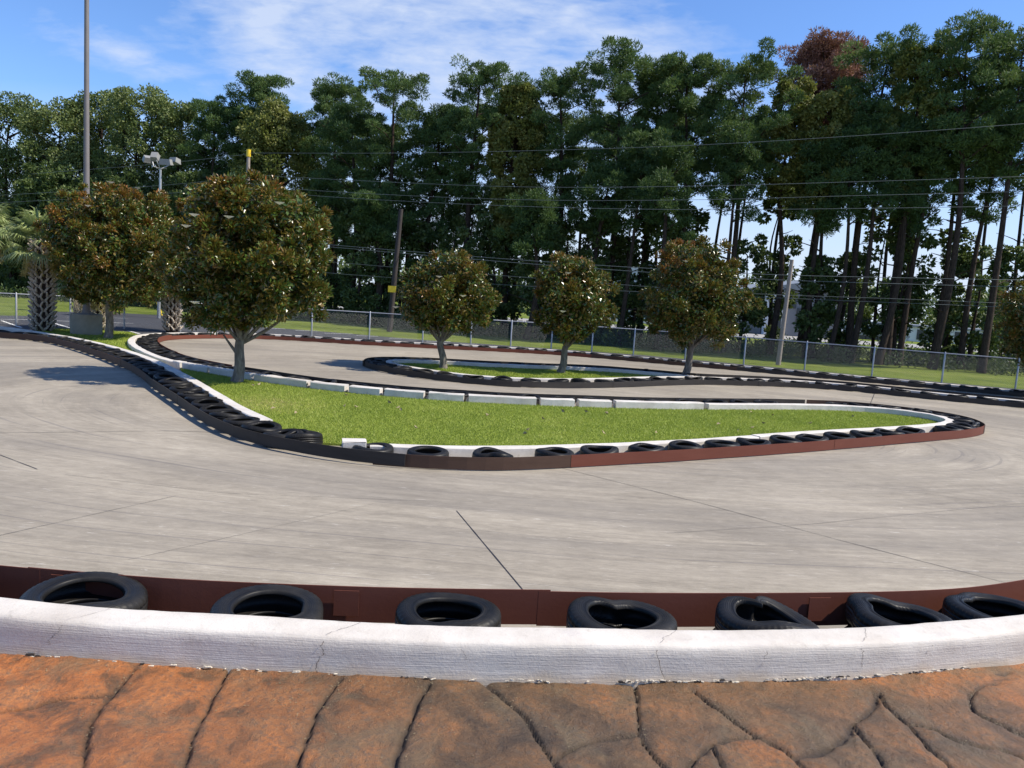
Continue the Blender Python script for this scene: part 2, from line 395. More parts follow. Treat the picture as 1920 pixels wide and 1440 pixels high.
def bark(name, a, b_, sc_=(3, 3, .8)):
    m, t, b, o = new_mat(name); tc = t.n('ShaderNodeTexCoord').outputs['Object']
    n = t.noise(t.map(tc, sc_), 6, 7, .65, .3); c = t.mix(t.ramp(n, [(.35, 0.0), (.65, 1.0)]), a, b_)
    t.set(b.inputs['Base Color'], c); b.inputs['Roughness'].default_value = .9; b.inputs['Specular IOR Level'].default_value = .15
    t.set(b.inputs['Normal'], t.bump(n, .8, .03))
    return m
M['bark_mag'] = bark('grey_magnolia_bark', (.10, .085, .07), (.25, .22, .185))
M['bark_pine'] = bark('pine_bark', (.022, .017, .014), (.075, .052, .040))
M['boots'] = bark('palm_boots', (.30, .25, .19), (.66, .58, .48), (2, 2, 6))
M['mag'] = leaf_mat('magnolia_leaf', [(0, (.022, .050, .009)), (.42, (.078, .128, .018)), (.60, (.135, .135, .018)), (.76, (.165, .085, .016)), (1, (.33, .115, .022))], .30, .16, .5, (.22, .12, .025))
M['flower'] = plain('magnolia_petal', (.85, .82, .72), .5)
M['pine'] = leaf_mat('pine_needles', [(0, (.038, .074, .026)), (.5, (.078, .138, .042)), (1, (.145, .20, .062))], .55, .28, .25)
M['broad'] = leaf_mat('broad_leaves', [(0, (.042, .072, .022)), (.5, (.105, .150, .044)), (1, (.19, .225, .072))], .5, .25, .35)
M['broadl'] = leaf_mat('light_leaves', [(0, (.075, .100, .022)), (.5, (.17, .195, .045)), (1, (.27, .26, .08))], .5, .3, .35)
M['dead'] = leaf_mat('dead_red_needles', [(0, (.15, .06, .045)), (.5, (.27, .115, .085)), (1, (.38, .20, .15))], .6, .2, .2)
M['frond'] = leaf_mat('palm_frond', [(0, (.13, .18, .05)), (.6, (.26, .32, .11)), (1, (.42, .45, .20))], .45, .2, .4)
M['frond_dry'] = leaf_mat('dry_palm_frond', [(0, (.26, .19, .06)), (1, (.48, .38, .12))], .6, .2, .3)

# ------------------------------------------------------------------ barrier centre lines (from the ground plan)
zt = .17
def line(pts, z=zt, step=.35, smooth=6): return spline([U(x, y, z) for x, y in pts], step, smooth)
far_px = [(2250, 764), (2080, 748), (1920, 733), (1687, 712), (1494, 694.5), (1300, 677.5), (1190, 668), (1058, 657), (900, 648), (790, 642.5), (660, 635.5), (582, 630.5), (500, 626), (430, 624), (360, 623.5), (300, 624.5), (262, 628)]
curl_px = [(246, 636), (250, 646), (275, 660), (320, 676)]
back_px = [(400, 690), (460, 700), (582, 716.5), (723, 731), (850, 740), (1006, 748), (1120, 752), (1240, 755.5), (1400, 757), (1500, 757.5), (1590, 760), (1687, 767), (1740, 774), (1778, 782)]
front_px = [(1790, 789), (1752, 796), (1623, 804), (1494, 811), (1350, 821), (1200, 829), (1050, 835), (900, 837), (800, 836), (740, 834), (695, 831)]
FAR = line(far_px+curl_px[:2]); 
MAIN = line(far_px+curl_px+back_px+front_px, smooth=5)
A_px = [(-420, 590), (-200, 598), (0, 612), (52, 619), (148, 635), (234, 656), (297, 679), (365, 714), (400, 735), (452, 766), (500, 787)]
WA = line(A_px, .20)
stripA_px = [(-420, 600), (-200, 606), (0, 623), (60, 628), (112, 637), (180, 657), (245, 683), (289, 714), (325, 737), (365, 764), (400, 784), (440, 801), (478, 812), (530, 822), (587, 833), (650, 842), (712, 849), (760, 853)]
SA = line(stripA_px, .185, .3, 3)
I2f_px = [(2250, 786), (2080, 768), (1920, 751), (1784, 739), (1642, 725), (1578, 719), (1461, 711.5), (1300, 706), (1235, 706), (1136, 709), (1032, 710), (944, 707.5), (900, 704.5), (840, 698), (777, 689), (741, 682)]
I2b_px = [(722, 677), (735, 673.5), (804, 675), (900, 680.5), (1032, 686), (1110, 689), (1190, 694.5), (1262, 701), (1300, 704.5)]
I2 = line(I2f_px+I2b_px, smooth=4)
def nearest(P, q): return int(np.argmin(np.linalg.norm(P[:, :2]-np.asarray(q)[:2], axis=1)))

# ------------------------------------------------------------------ ground
sheet('ground', [(-400, -60), (400, -60), (400, 700), (-400, 700)], -.02, M['field'])
bpx = [(-600, 588), (-100, 590), (60, 592), (105, 584), (210, 586), (330, 592), (400, 603), (491, 612.5), (660, 625.5), (790, 637), (900, 644), (1058, 655), (1200, 665), (1397, 683), (1623, 704), (1784, 718), (1920, 730), (2300, 770)]
lot = [U(x, y, 0)[:2] for x, y in bpx]
lot += [(35, 20), (10, 14), (-10, 16), (-60, 16)]
sheet('parking_lot', lot, -.008, M['asphalt'])
iA = nearest(WA, U(305, 681, .20)); iC = nearest(MAIN, U(305, 671, zt)); print('gapA', [round(float(np.min(np.linalg.norm(WA[:, :2]-p[:2], axis=1))), 2) for p in SA[::6]])
trk = [tuple(p[:2]) for p in MAIN[:iC:3]]+[tuple(p[:2]) for p in WA[iA::-3]]
trk += [(-60, 20), (-60, 3), (-7.4, 3.2), (-3.9, 4.13), (0, 4.1), (4, 4.6), (9.0, 6.0), (60, 6), (60, 20)]
sheet('track', trk, 0.0, M['track'])
# the planted corner behind the left wall
pl = [tuple(p[:2]) for p in WA[:iA:3]]
pl2 = [tuple(p[:2]) for p in MAIN[iC:nearest(MAIN, U(300, 624.5, zt)):-3]]
j0 = nearest(WA, U(60, 620, .20))
corner = [tuple(p[:2]) for p in WA[j0:iA:3]]+pl2+[tuple(U(x, y)[:2]) for x, y in [(245, 625), (190, 622), (120, 619), (75, 618)]]
sheet('planting_bed', corner, .05, M['lawn'], .06)
# island one lawn
i0 = nearest(MAIN, U(330, 679, zt)); isl = [tuple(p[:2]) for p in MAIN[i0::2]]
i1 = nearest(WA, U(345, 703, .20))
isl += [tuple(U(640, 830, .05)[:2]), tuple(U(600, 828, .05)[:2]), tuple(U(545, 810, .05)[:2])]+[tuple(p[:2]) for p in WA[:i1:-2]]
sheet('island_lawn', isl, .035, M['lawn'], .09)
a0 = nearest(I2, U(1300, 706, zt)); isl2 = [tuple(p[:2]) for p in I2[a0::2]]
sheet('small_island_lawn', isl2, .05, M['lawn'], .09)

def blades(name, poly, z, n, h=(.02, .045), w=.012):
    P = np.array(poly); x = rng.uniform(P[:, 0].min(), P[:, 0].max(), n*3); y = rng.uniform(P[:, 1].min(), P[:, 1].max(), n*3)
    k = in_poly(x, y, poly); x, y = x[k][:n], y[k][:n]; n = len(x)
    H = rng.uniform(h[0], h[1], n); a = rng.uniform(0, math.pi, n); L = rng.normal(0, .018, (n, 2))
    patch = np.array([noise.noise(Vector((a_*.55, b_*.55, 3))) + .5*noise.noise(Vector((a_*2.1, b_*2.1, 9))) for a_, b_ in zip(x, y)])
    V = np.zeros((n, 3, 3)); V[:, 0] = np.stack([x-np.cos(a)*w/2, y-np.sin(a)*w/2, np.full(n, z)], 1); V[:, 1] = np.stack([x+np.cos(a)*w/2, y+np.sin(a)*w/2, np.full(n, z)], 1)
    V[:, 2] = np.stack([x+L[:, 0], y+L[:, 1], z+H], 1)
    mb = MB(); mb.add(V.reshape(-1, 3), np.arange(3*n).reshape(-1, 3), np.clip(.42+.26*patch+rng.normal(0, .15, n)+.35*np.exp(-((x+4.6)/1.3)**2-((y-14.2)/1.2)**2), 0, 1))
    o = mb.build(name, M['blade']); return tag(o, kind='stuff')
tag(blades('grass', isl, .033, 190000), 'short green grass growing on the large island inside the white walls', 'grass')
tag(blades('grass', isl2, .048, 30000, (.03, .05), .02), 'bright green grass on the small far island under two magnolias', 'grass')
tag(blades('grass', corner, .048, 12000, (.03, .05), .02), 'green grass around the palm and lamp post behind the left wall', 'grass')

# expansion joints in the track and the painted parking lines
def ribbon(pts, wid, z, mb=None):
    mb = mb or MB(); P = resample(np.array([p[:2] for p in pts]), .25, 0); P = np.hstack([P, np.full((len(P), 1), z)])
    T = np.gradient(P[:, :2], axis=0); T /= np.linalg.norm(T, axis=1)[:, None]; N = np.stack([-T[:, 1], T[:, 0], 0*T[:, 0]], 1)
    ww = wid*rng.uniform(.6, 1.2, (len(P), 1)); V = np.concatenate([P-N*ww/2, P+N*ww/2]); n = len(P)
    mb.add(V, [(i, i+1, n+i+1, n+i) for i in range(n-1)]); return mb
for pts, wd in [([(856, 958), (985, 1112)], .011), ([(1050, 877), (1300, 940), (1600, 1020), (1960, 1112)], .008),
                ([(-40, 838), (70, 880)], .010), ([(-60, 1018), (130, 975), (330, 930)], .005), ([(0, 812), (330, 808), (420, 812)], .010),
                ([(1642, 732), (1632, 757)], .02), ([(1600, 905), (1960, 960)], .004), ([(1250, 1000), (1500, 985), (1960, 940)], .004), ([(700, 945), (420, 1010), (240, 1050)], .003), ([(1100, 872), (1250, 868), (1500, 862)], .004), ([(120, 890), (420, 925), (800, 940)], .004), ([(985, 1112), (1010, 1160)], .014)]:
    o = ribbon([U(x, y, 0) for x, y in pts], wd, .004).build('expansion_joint', M['joint']); tag(o, kind='structure')
for (a, b) in [((499, 615), (534, 616.5)), ((554, 619), (597, 620.5)), ((608, 624.5), (662, 626)), ((668, 629), (709, 630.5)), ((730, 634), (792, 636)), ((800, 639.5), (845, 640.5)), ((862, 644.5), (895, 645.5)),
               ((3, 601), (40, 614)), ((102, 606), (140, 617)), ((240, 620), (262, 625.5)), ((-60, 598), (62, 599)), ((62, 600), (250, 606)), ((160, 594), (240, 597))]:
    o = ribbon([U(*a), U(*b)], .11, -.003).build('parking_line', M['line']); tag(o, kind='structure')

# ------------------------------------------------------------------ white barrier walls
def prof(w, z0, z1, bv=.012): return [(-w/2, z0), (-w/2, z1-bv), (-w/2+bv, z1), (w/2-bv, z1), (w/2, z1-bv), (w/2, z0)]
def sub(P, a, b):
    i, j = nearest(P, a), nearest(P, b); return P[i:j+1]
# far outer wall with the hairpin curl: one poured wall
root = thing('barrier_wall', U(900, 650), 'long low white wall round the far side of the track, in front of the chain-link fence', 'wall')
jC = nearest(MAIN, U(330, 679, zt)); jD = nearest(MAIN, U(735, 732, zt))
mb = MB(); sweep(mb, MAIN[:jC+1], prof(.2, -.01, zt), jit=.003); part(mb, 'wall_body', M['white'], root)
# back wall of the large island: cast sections with broken joints
root = thing('barrier_wall', U(900, 745), 'cracked white wall in sections along the back of the large grass island', 'wall')
jx = [330, 350, 401, 459, 482, 585, 661, 722, 805, 879, 1012, 1083, 1153, 1320]
js = [nearest(resample(MAIN, .05), (0, 0))]
FINE = resample(MAIN, .05)
midz = lambda x: np.interp(x, [p[0] for p in curl_px[2:]+back_px], [p[1] for p in curl_px[2:]+back_px])
lo = len(FINE)*0
def fidx(x):
    q = U(x, midz(x), zt); d = np.linalg.norm(FINE[:, :2]-q[:2], axis=1); return int(np.argmin(d))
ids = [fidx(x) for x in jx]
for a, b, x in zip(ids[:-1], ids[1:], jx[1:]):
    seg = FINE[a:b-1]
    if len(seg) < 4: continue
    seg = resample(seg, .25); mb = MB(); sweep(mb, seg, prof(.2, -.01, zt+.03+random.uniform(-.006, .006), .018), jit=.004)
    part(mb, 'wall_section', M['white'], root)
for x in (459, 482, 585, 722, 805, 879, 1153):
    i = fidx(x); p = FINE[i]; q = FINE[i+1]; an = math.atan2(q[1]-p[1], q[0]-p[0])
    mb = MB(); mb.box((p[0], p[1], .06), (.16, .17, .13), an, taper=.35); part(mb, 'broken_joint', M['bare'], root)
seg = MAIN[nearest(MAIN, U(1320, 756.5, zt)):]
tipj = len(seg)
# tip and front wall
root = thing('barrier_wall', seg[len(seg)//2]*np.array((1, 1, 0)), 'white wall wrapping the pointed right end and front edge of the large grass island', 'wall')
kk = nearest(seg, U(1424, 816, zt)); g1, g2 = seg[:kk+1], seg[kk:]
mb = MB(); sweep(mb, g1, prof(.2, -.01, zt), jit=.002); part(mb, 'wall_section', M['white'], root)
mb = MB(); g2 = g2.copy(); g2[0] = g2[0]+(g2[1]-g2[0])*.09; sweep(mb, g2, prof(.2, -.01, zt-.012), jit=.002); part(mb, 'wall_section', M['white'], root)
p0 = U(664, 829, .19); an = math.atan2(*(MAIN[-1]-MAIN[-3])[[1, 0]])
import bmesh
def bevel_box(name, c, d, rz, mat, bev, label, cat, jit=.004, cuts=3):
    bm = bmesh.new(); bmesh.ops.create_cube(bm, size=1)
    bmesh.ops.scale(bm, vec=d, verts=bm.verts)
    bmesh.ops.bevel(bm, geom=bm.edges[:], offset=bev, segments=2, affect='EDGES')
    for v in bm.verts: v.co += Vector([random.gauss(0, jit) for _ in range(3)])
    me = bpy.data.meshes.new(name); bm.to_mesh(me); bm.free(); me.materials.append(mat)
    o = bpy.data.objects.new(name, me); C.objects.link(o); o.location = c; o.rotation_euler = (0, 0, rz)
    return tag(o, label, cat)
bevel_box('concrete_block', (p0[0], p0[1], .11), (.33, .28, .22), an+.12, M['white'], .010, 'square white concrete block at the end of the front island wall, beside the gap', 'block')
# left diagonal wall
root = thing('barrier_wall', WA[len(WA)//2]*np.array((1, 1, 0)), 'white wall running diagonally from the left edge to its chipped end in the grass', 'wall')
mb = MB(); sweep(mb, WA, prof(.2, -.01, .20), jit=.002); part(mb, 'wall_body', M['white'], root)
mb = MB(); e = WA[-1]; an = math.atan2(*(WA[-1]-WA[-3])[[1, 0]])
for k in range(26):
    s_ = random.uniform(.02, .05); mb.box((e[0]+.005*random.random()+math.cos(an)*.02+math.sin(an)*random.uniform(-.09, .09), e[1]+math.sin(an)*.02-math.cos(an)*random.uniform(-.09, .09), random.uniform(.05, .19)), (s_, s_, s_), random.random()*3)
part(mb, 'broken_end', M['bare'], root)
# small island wall
root = thing('barrier_wall', U(1000, 709), 'low white wall ringing the small far island and trailing off to the right', 'wall')
mb = MB(); sweep(mb, I2, prof(.2, -.01, zt), jit=.002); part(mb, 'wall_body', M['white'], root)

# near wall
ZW, ZF = .475, .26
nb_px = [(-700, 1010), (-330, 1070), (0, 1117), (213, 1137), (427, 1150), (640, 1162), (800, 1169), (960, 1174), (1120, 1177), (1280, 1178.5), (1440, 1178.5), (1594, 1174), (1700, 1168.5), (1793, 1161), (1920, 1149), (2200, 1113), (2600, 1050)]
NB = spline([U(x, y, ZW) for x, y in nb_px], .06, 20)   # back top edge
NC = NB.copy(); T = np.gradient(NB[:, :2], axis=0); T /= np.linalg.norm(T, axis=1)[:, None]; NC[:, 0] += T[:, 1]*.11; NC[:, 1] -= T[:, 0]*.11
root = thing('barrier_wall', (0, 4.1, 0), 'thick brushed white wall in the foreground beside the orange stamped floor', 'wall')
mb = MB(); zz = np.array([noise.noise(Vector((p[0]*1.1, 5, 0)))*.010+noise.noise(Vector((p[0]*9, 7, 0)))*.0025 for p in NC])
V = []
pr = [(.11, -.01), (.11, ZW-.02), (.104, ZW-.006), (.09, ZW), (.04, ZW+.002), (-.03, ZW), (-.078, ZW-.002), (-.098, ZW-.011), (-.109, ZW-.028), (-.113, .40), (-.114, .36), (-.116, .31), (-.120, .27), (-.126, .235), (-.126, -.01)]
TN = np.stack([-T[:, 1], T[:, 0]], 1)
for i, p in enumerate(NC):
    edge = noise.noise(Vector((p[0]*2.3, 11, 0)))*.010+noise.noise(Vector((p[0]*14, 2, 0)))*.004
    row = []
    for j, (o_, z_) in enumerate(pr):
        q = p[:2]+TN[i]*(o_+(edge if 5 <= j <= 8 else 0)+noise.noise(Vector((p[0]*6, z_*20, 1)))*.0025)
        row.append((q[0], q[1], z_+(zz[i] if z_ > .3 else 0)+(edge*.4 if 6 <= j <= 8 else 0)))
    V.append(row)
m_ = len(pr); V = np.array(V).reshape(-1, 3)
mb.add(V, [(i*m_+j, (i+1)*m_+j, (i+1)*m_+j+1, i*m_+j+1) for i in range(len(NC)-1) for j in range(m_-1)])
o = part(mb, 'wall_body', M['white_near'], root, True)
# hairline cracks down the face and over the top
def wall_crack(x0, drift, z1, z0, wd, top=False):
    mb = MB(); i = int(np.argmin(np.abs(NC[:, 0]-x0))); xs = []; n = 22; x = 0
    P = []
    for k in range(n):
        z = z1+(z0-z1)*k/(n-1); x += random.gauss(drift/n, .006)
        j = int(np.argmin(np.abs(NC[:, 0]-(x0+x)))); base = NC[j]
        off = -.1185-(.006 if z < .29 else 0)-(.0025 if z < .35 else 0)
        if z > .44: off += .006
        P.append((x0+x, base[1]+TN[j][1]*(off-.0012), z))
    P = np.array(P); w_ = wd*rng.uniform(.4, 1.3, (n, 1)); V = np.concatenate([P-np.array((1, 0, 0))*w_/2, P+np.array((1, 0, 0))*w_/2])
    mb.add(V, [(i, i+1, n+i+1, n+i) for i in range(n-1)])
    if top:
        P = []; x = 0
        for k in range(12):
            s_ = -.085+.17*k/11; x += random.gauss(.012, .008); j = int(np.argmin(np.abs(NC[:, 0]-(x0+x))))
            P.append((x0+x, NC[j][1]+s_, ZW+.004+zz[j]))
        P = np.array(P); w_ = wd*.7*rng.uniform(.4, 1.3, (12, 1)); V = np.concatenate([P-np.array((1, 0, 0))*w_/2, P+np.array((1, 0, 0))*w_/2])
        mb.add(V, [(i, i+1, 12+i+1, 12+i) for i in range(11)])
    part(mb, 'crack', M['crack'], root)
for px_, dr, a_, b_, wd, tp in [(135, -.03, .45, .34, .003, True), (612, -.03, .45, .27, .0045, True), (866, 0, .44, .38, .002, False), (1237, .01, .45, .28, .0035, True),
                            (1463, -.01, .44, .36, .0022, False), (1666, .01, .45, .33, .003, True), (1828, 0, .44, .38, .002, False), (490, 0, .44, .40, .003, False)]:
    wall_crack(UD(px_, 1220, 4.0)[0], dr, a_, b_, wd, tp)
crust, gaps = MB(), MB()
for k in range(520):
    x = random.uniform(-2.6, 2.9); dens_ = .25 if x < .7 else 1.0
    if random.random() > dens_*max(.15, .6+noise.noise(Vector((x*2.5, 1, 4)))*1.3): continue
    y = float(np.interp(x, NC[:, 0], NC[:, 1]))-.126; s1_ = random.uniform(.004, .015)
    (crust if random.random() < .62 else gaps).box((x, y-.002, ZF+.006+random.uniform(-.004, .013)+(.004 if x > .7 else 0)), (s1_*random.uniform(1.5, 4), random.uniform(.004, .010), s1_*random.uniform(.25, .7)), random.gauss(0, .25), taper=random.uniform(.4, .9))
M['crust'] = plain('flaking_cream_mortar', (.58, .52, .42), .9, 0, .4, 60, .8, 60); M['gap'] = plain('dark_gap', (.035, .028, .024), .95)
part(crust, 'mortar_crust', M['crust'], root); part(gaps, 'gap_piece', M['gap'], root)  # near-black boxes stand for gaps between the crust flakes
wy = lambda x: np.interp(x, NC[:, 0], NC[:, 1])

# ------------------------------------------------------------------ stamped flagstone floor in front
cr_px = [
 [(-60, 1342), (0, 1333), (43, 1327), (107, 1312), (160, 1305), (207, 1296), (235, 1276)],
 [(253, 1253), (230, 1280), (200, 1307), (180, 1337), (163, 1373), (158, 1407), (155, 1440), (150, 1560)],
 [(427, 1258), (413, 1280), (397, 1307), (377, 1350), (360, 1380), (352, 1407), (347, 1440), (330, 1560)],
 [(638, 1273), (630, 1283), (600, 1323), (593, 1340), (580, 1377), (567, 1407), (557, 1433), (530, 1560)],
 [(805, 1282), (784, 1313), (766, 1359), (749, 1398), (742, 1437), (735, 1560)],
 [(905, 1276), (919, 1284), (940, 1306), (965, 1323), (990, 1352), (1007, 1380), (1025, 1412), (1039, 1430), (1100, 1560)],
 [(1039, 1426), (1068, 1408), (1110, 1391), (1152, 1380), (1199, 1374)],
 [(1193, 1277), (1195, 1323), (1199, 1373), (1213, 1398), (1230, 1422), (1248, 1440), (1330, 1560)],
 [(1300, 1292), (1316, 1304), (1346, 1329), (1382, 1355), (1417, 1380), (1452, 1398), (1481, 1415), (1509, 1440), (1620, 1560)],
 [(1417, 1380), (1382, 1382), (1346, 1391), (1318, 1408), (1297, 1426), (1288, 1440), (1260, 1560)],
 [(1645, 1298), (1637, 1320), (1615, 1341), (1598, 1359), (1587, 1380), (1559, 1398), (1523, 1412), (1490, 1421)],
 [(1600, 1352), (1622, 1387), (1640, 1412), (1658, 1440), (1720, 1560)],
 [(1650, 1296), (1665, 1320), (1700, 1355), (1736, 1391), (1771, 1430), (1782, 1440), (1880, 1560)],
 [(1704, 1357), (1754, 1369), (1807, 1391), (1860, 1403), (1895, 1407), (1920, 1419), (2100, 1480)],
 [(1880, 1262), (1870, 1280), (1835, 1288), (1819, 1306), (1824, 1327), (1849, 1341), (1895, 1362), (1920, 1373), (2100, 1420)],
 [(1334, 1401), (1357, 1440), (1400, 1560)], [(-300, 1400), (-100, 1380), (160, 1372)][:2], [(2050, 1250), (2100, 1420), (2200, 1560)],
 [(-200, 1190), (-260, 1330), (-330, 1560)]]
wid = [.8, 1.1, 1, 1.2, 1.3, 1.3, 1.3, .9, .9, 1.7, 2.2, .9, 1.0, 1.3, 1.1, .8, 1, 1, 1]
segA, segB, segW = [], [], []
for pl_, wq in zip(cr_px, wid):
    P = spline([U(x, y, ZF) for x, y in pl_], .03, 1)[:, :2]
    P = P+np.array([[noise.noise(Vector((a*7, b*7, 2)))*.012, noise.noise(Vector((a*7, b*7, 8)))*.012] for a, b in P])
    P = P+np.array([[noise.noise(Vector((a*38, b*38, 2)))*.006, noise.noise(Vector((a*38, b*38, 8)))*.006] for a, b in P])
    segA += list(P[:-1]); segB += list(P[1:]); segW += [wq*max(.35, .85+1.1*noise.noise(Vector((a*9, b*9, 4)))) for a, b in P[:-1]]
segA, segB, segW = np.array(segA), np.array(segB), np.array(segW)
gx = np.concatenate([np.linspace(-8, -2.7, 70, endpoint=False), np.linspace(-2.7, 2.9, 520), np.linspace(2.95, 9, 80)])
gs = np.concatenate([np.linspace(0, .74, 24, endpoint=False), np.linspace(.74, 1, 110)])
GX = np.repeat(gx[:, None], len(gs), 1); Ym = np.array([wy(x)-.03 for x in gx])
GY = -1.0+(Ym[:, None]+1.0)*gs[None, :]**1.0
pts = np.stack([GX.ravel(), GY.ravel()], 1)
dist = np.full(len(pts), 9.0); wsel = np.ones(len(pts))
for k in range(0, len(segA), 1):
    a, b = segA[k], segB[k]; box_ = (np.abs(pts[:, 0]-a[0]) < .35) & (np.abs(pts[:, 1]-a[1]) < .35); ix = np.nonzero(box_)[0]
    if len(ix) == 0: continue
    ab = b-a; tt = np.clip(((pts[ix]-a)@ab)/(ab@ab+1e-12), 0, 1); d = np.linalg.norm(pts[ix]-(a+tt[:, None]*ab), axis=1)
    u = d < dist[ix]; dist[ix[u]] = d[u]; wsel[ix[u]] = segW[k]
z = np.array([noise.noise(Vector((x*1.6, y*1.6, 0)))*.016+noise.noise(Vector((x*6, y*6, 3)))*.006+abs(noise.noise(Vector((x*13, y*17, 5))))*.009+abs(noise.noise(Vector((x*28+2, y*24, 7))))*.0035+noise.noise(Vector((x*40, y*40, 9)))*.0018 for x, y in pts])
groove = np.exp(-(dist/(.0088*wsel))**2); shoulder = np.exp(-(dist/(.046*wsel))**1.4)
# the floor laps unevenly against the wall foot
foot = np.clip((pts[:, 1]-(np.array([wy(x) for x in pts[:, 0]])-.17))/.06, 0, 1)
lap = np.array([noise.noise(Vector((x*2.2, 4, 0))) for x in pts[:, 0]])
Zf = ZF+z-.026*groove-.012*shoulder+foot*(.006+.012*lap)
V = np.concatenate([pts, Zf[:, None]], 1); nx, ny = len(gx), len(gs)
I = np.arange(nx*ny).reshape(nx, ny); F = np.stack([I[:-1, :-1], I[1:, :-1], I[1:, 1:], I[:-1, 1:]], -1).reshape(-1, 4)
def stone_mat():
    m, t, b, o = new_mat('stamped_stone'); tc = t.n('ShaderNodeTexCoord').outputs['Object']
    g = t.n('ShaderNodeAttribute', attribute_name='groove').outputs['Fac']; s_ = t.n('ShaderNodeAttribute', attribute_name='shoulder').outputs['Fac']
    big = t.noise(tc, 1.1, 5, .55, .4); med = t.noise(tc, 4.5, 8, .65, .5); fin = t.noise(tc, 30, 8, .75); gr = t.noise(tc, 130, 5, .7)
    sep = t.n('ShaderNodeSeparateXYZ'); t.set(sep.inputs[0], tc)
    warm = t.m('SUBTRACT', .60, t.m('MULTIPLY', t.m('ABSOLUTE', t.m('SUBTRACT', sep.outputs[0], .35)), -.12))   # worn most at the ends
    f = t.m('ADD', t.m('MULTIPLY', big, .5), t.m('ADD', t.m('MULTIPLY', med, .5), t.m('MULTIPLY', t.m('SUBTRACT', warm, .75), .30)))
    c = t.ramp(f, [(.37, (.060, .038, .022)), (.45, (.125, .070, .033)), (.53, (.215, .105, .042)), (.60, (.34, .130, .038)), (.72, (.42, .18, .062))])
    left = t.m('MULTIPLY', t.m('SUBTRACT', -.2, sep.outputs[0]), .5, clamp=True)
    c = t.mix(t.m('MULTIPLY', left, .5), c, t.mix(1.0, c, (1.12, .84, .62), 'MULTIPLY'))
    c = t.mix(t.m('MULTIPLY', left, .75), c, t.ramp(med, [(.38, (.13, .062, .028)), (.5, (.44, .145, .038)), (.64, (.54, .21, .065))]))
    olive = t.ramp(t.noise(tc, 2.1, 7, .65, .6), [(.50, 0.0), (.64, 1.0)]); c = t.mix(t.m('MULTIPLY', olive, .6), c, (.17, .125, .07))
    dirt = t.ramp(t.m('ADD', fin, t.m('MULTIPLY', med, .4)), [(.72, 0.0), (.86, 1.0)]); c = t.mix(t.m('MULTIPLY', dirt, .6), c, (.10, .08, .06))
    speck = t.ramp(gr, [(.66, 0.0), (.72, 1.0)]); c = t.mix(t.m('MULTIPLY', speck, .45), c, (.55, .42, .24))
    c = t.mix(t.m('MULTIPLY', t.m('ADD', s_, t.m('MULTIPLY', t.m('SUBTRACT', fin, .5), 1.0)), .62, clamp=True), c, (.09, .066, .042))
    c = t.mix(t.m('MULTIPLY', g, .9, clamp=True), c, (.040, .030, .024))
    t.set(b.inputs['Base Color'], c); t.set(b.inputs['Roughness'], t.m('ADD', .32, t.m('MULTIPLY', med, .35))); b.inputs['Specular IOR Level'].default_value = .4
    t.set(b.inputs['Normal'], t.bump(t.m('ADD', fin, t.m('ADD', t.m('MULTIPLY', gr, .5), t.m('MULTIPLY', med, 2.0))), .9, .018))
    return m
mb = MB(); mb.add(V, F); fl = mb.build('floor', stone_mat(), None, True); tag(fl, kind='structure')
for nm, arr in (('groove', groove), ('shoulder', shoulder)):
    at = fl.data.attributes.new(nm, 'FLOAT', 'POINT'); at.data.foreach_set('value', arr.astype(np.float32))

# pine needles and grit fallen on the stones
mb = MB(); n = 900; xx = rng.uniform(-2.7, 2.9, n); yy = np.array([wy(x)-.13-abs(random.gauss(0, .33)) for x in xx])
for x, y in zip(xx, yy):
    a = random.uniform(0, 6.28); L = random.uniform(.003, .010); mb.box((x, y, ZF+.003+noise.noise(Vector((x*1.6, y*1.6, 0)))*.016), (L, .0018, .002), a, random.random())
o = mb.build('litter', M['dry']); tag(o, 'dry pine needles and grit scattered over the orange stamped floor', 'litter', kind='stuff')

# ------------------------------------------------------------------ tyres
PROF = [(.203, -.072), (.207, -.090), (.216, -.098), (.226, -.096), (.232, -.091), (.250, -.102), (.285, -.103), (.312, -.092), (.326, -.074), (.3305, -.050), (.3305, -.034), (.324, -.031), (.324, -.025), (.3315, -.022), (.3315, -.004), (.325, -.001)]
PROF = PROF+[(r, -z) for r, z in PROF[::-1]]+[(.203, .060), (.245, .078), (.295, .070), (.314, .045), (.316, 0), (.314, -.045), (.295, -.070), (.245, -.078), (.203, -.060)]
def tyre_mesh(name, ns, pinches=(), wave=(), blocks=False):
    m = len(PROF); V = np.zeros((ns, m, 3))
    for i in range(ns):
        th = 2*math.pi*i/ns
        k = 1.0; dz = 0.0
        for (t0, amp, wd) in pinches:
            dd = (th-t0+math.pi) % (2*math.pi)-math.pi; k -= amp*math.exp(-(dd/wd)**2)
        for (n_, ph, amp) in wave: dz += amp*math.cos(n_*th+ph)
        for j, (r, z_) in enumerate(PROF):
            rr = r*k
            if k < 1: rr = r-(1-k)*.33*(.75+.25*(r/.33))
            if blocks and 6 <= j <= 25 and r > .30 and i % 3 == 0 and (j < 11 or j > 20): rr -= .0055
            tw = dz*(1 if z_ > 0 else .6)*(1.3-r)
            V[i, j] = (rr*math.cos(th), rr*math.sin(th), z_+tw)
    mb = MB(); F = [(i*m+j, ((i+1) % ns)*m+j, ((i+1) % ns)*m+(j+1) % m, i*m+(j+1) % m) for i in range(ns) for j in range(m)]
    mb.add(V.reshape(-1, 3), F); o = mb.build(name, M['tyre'], None, True); me = o.data; bpy.data.objects.remove(o); return me
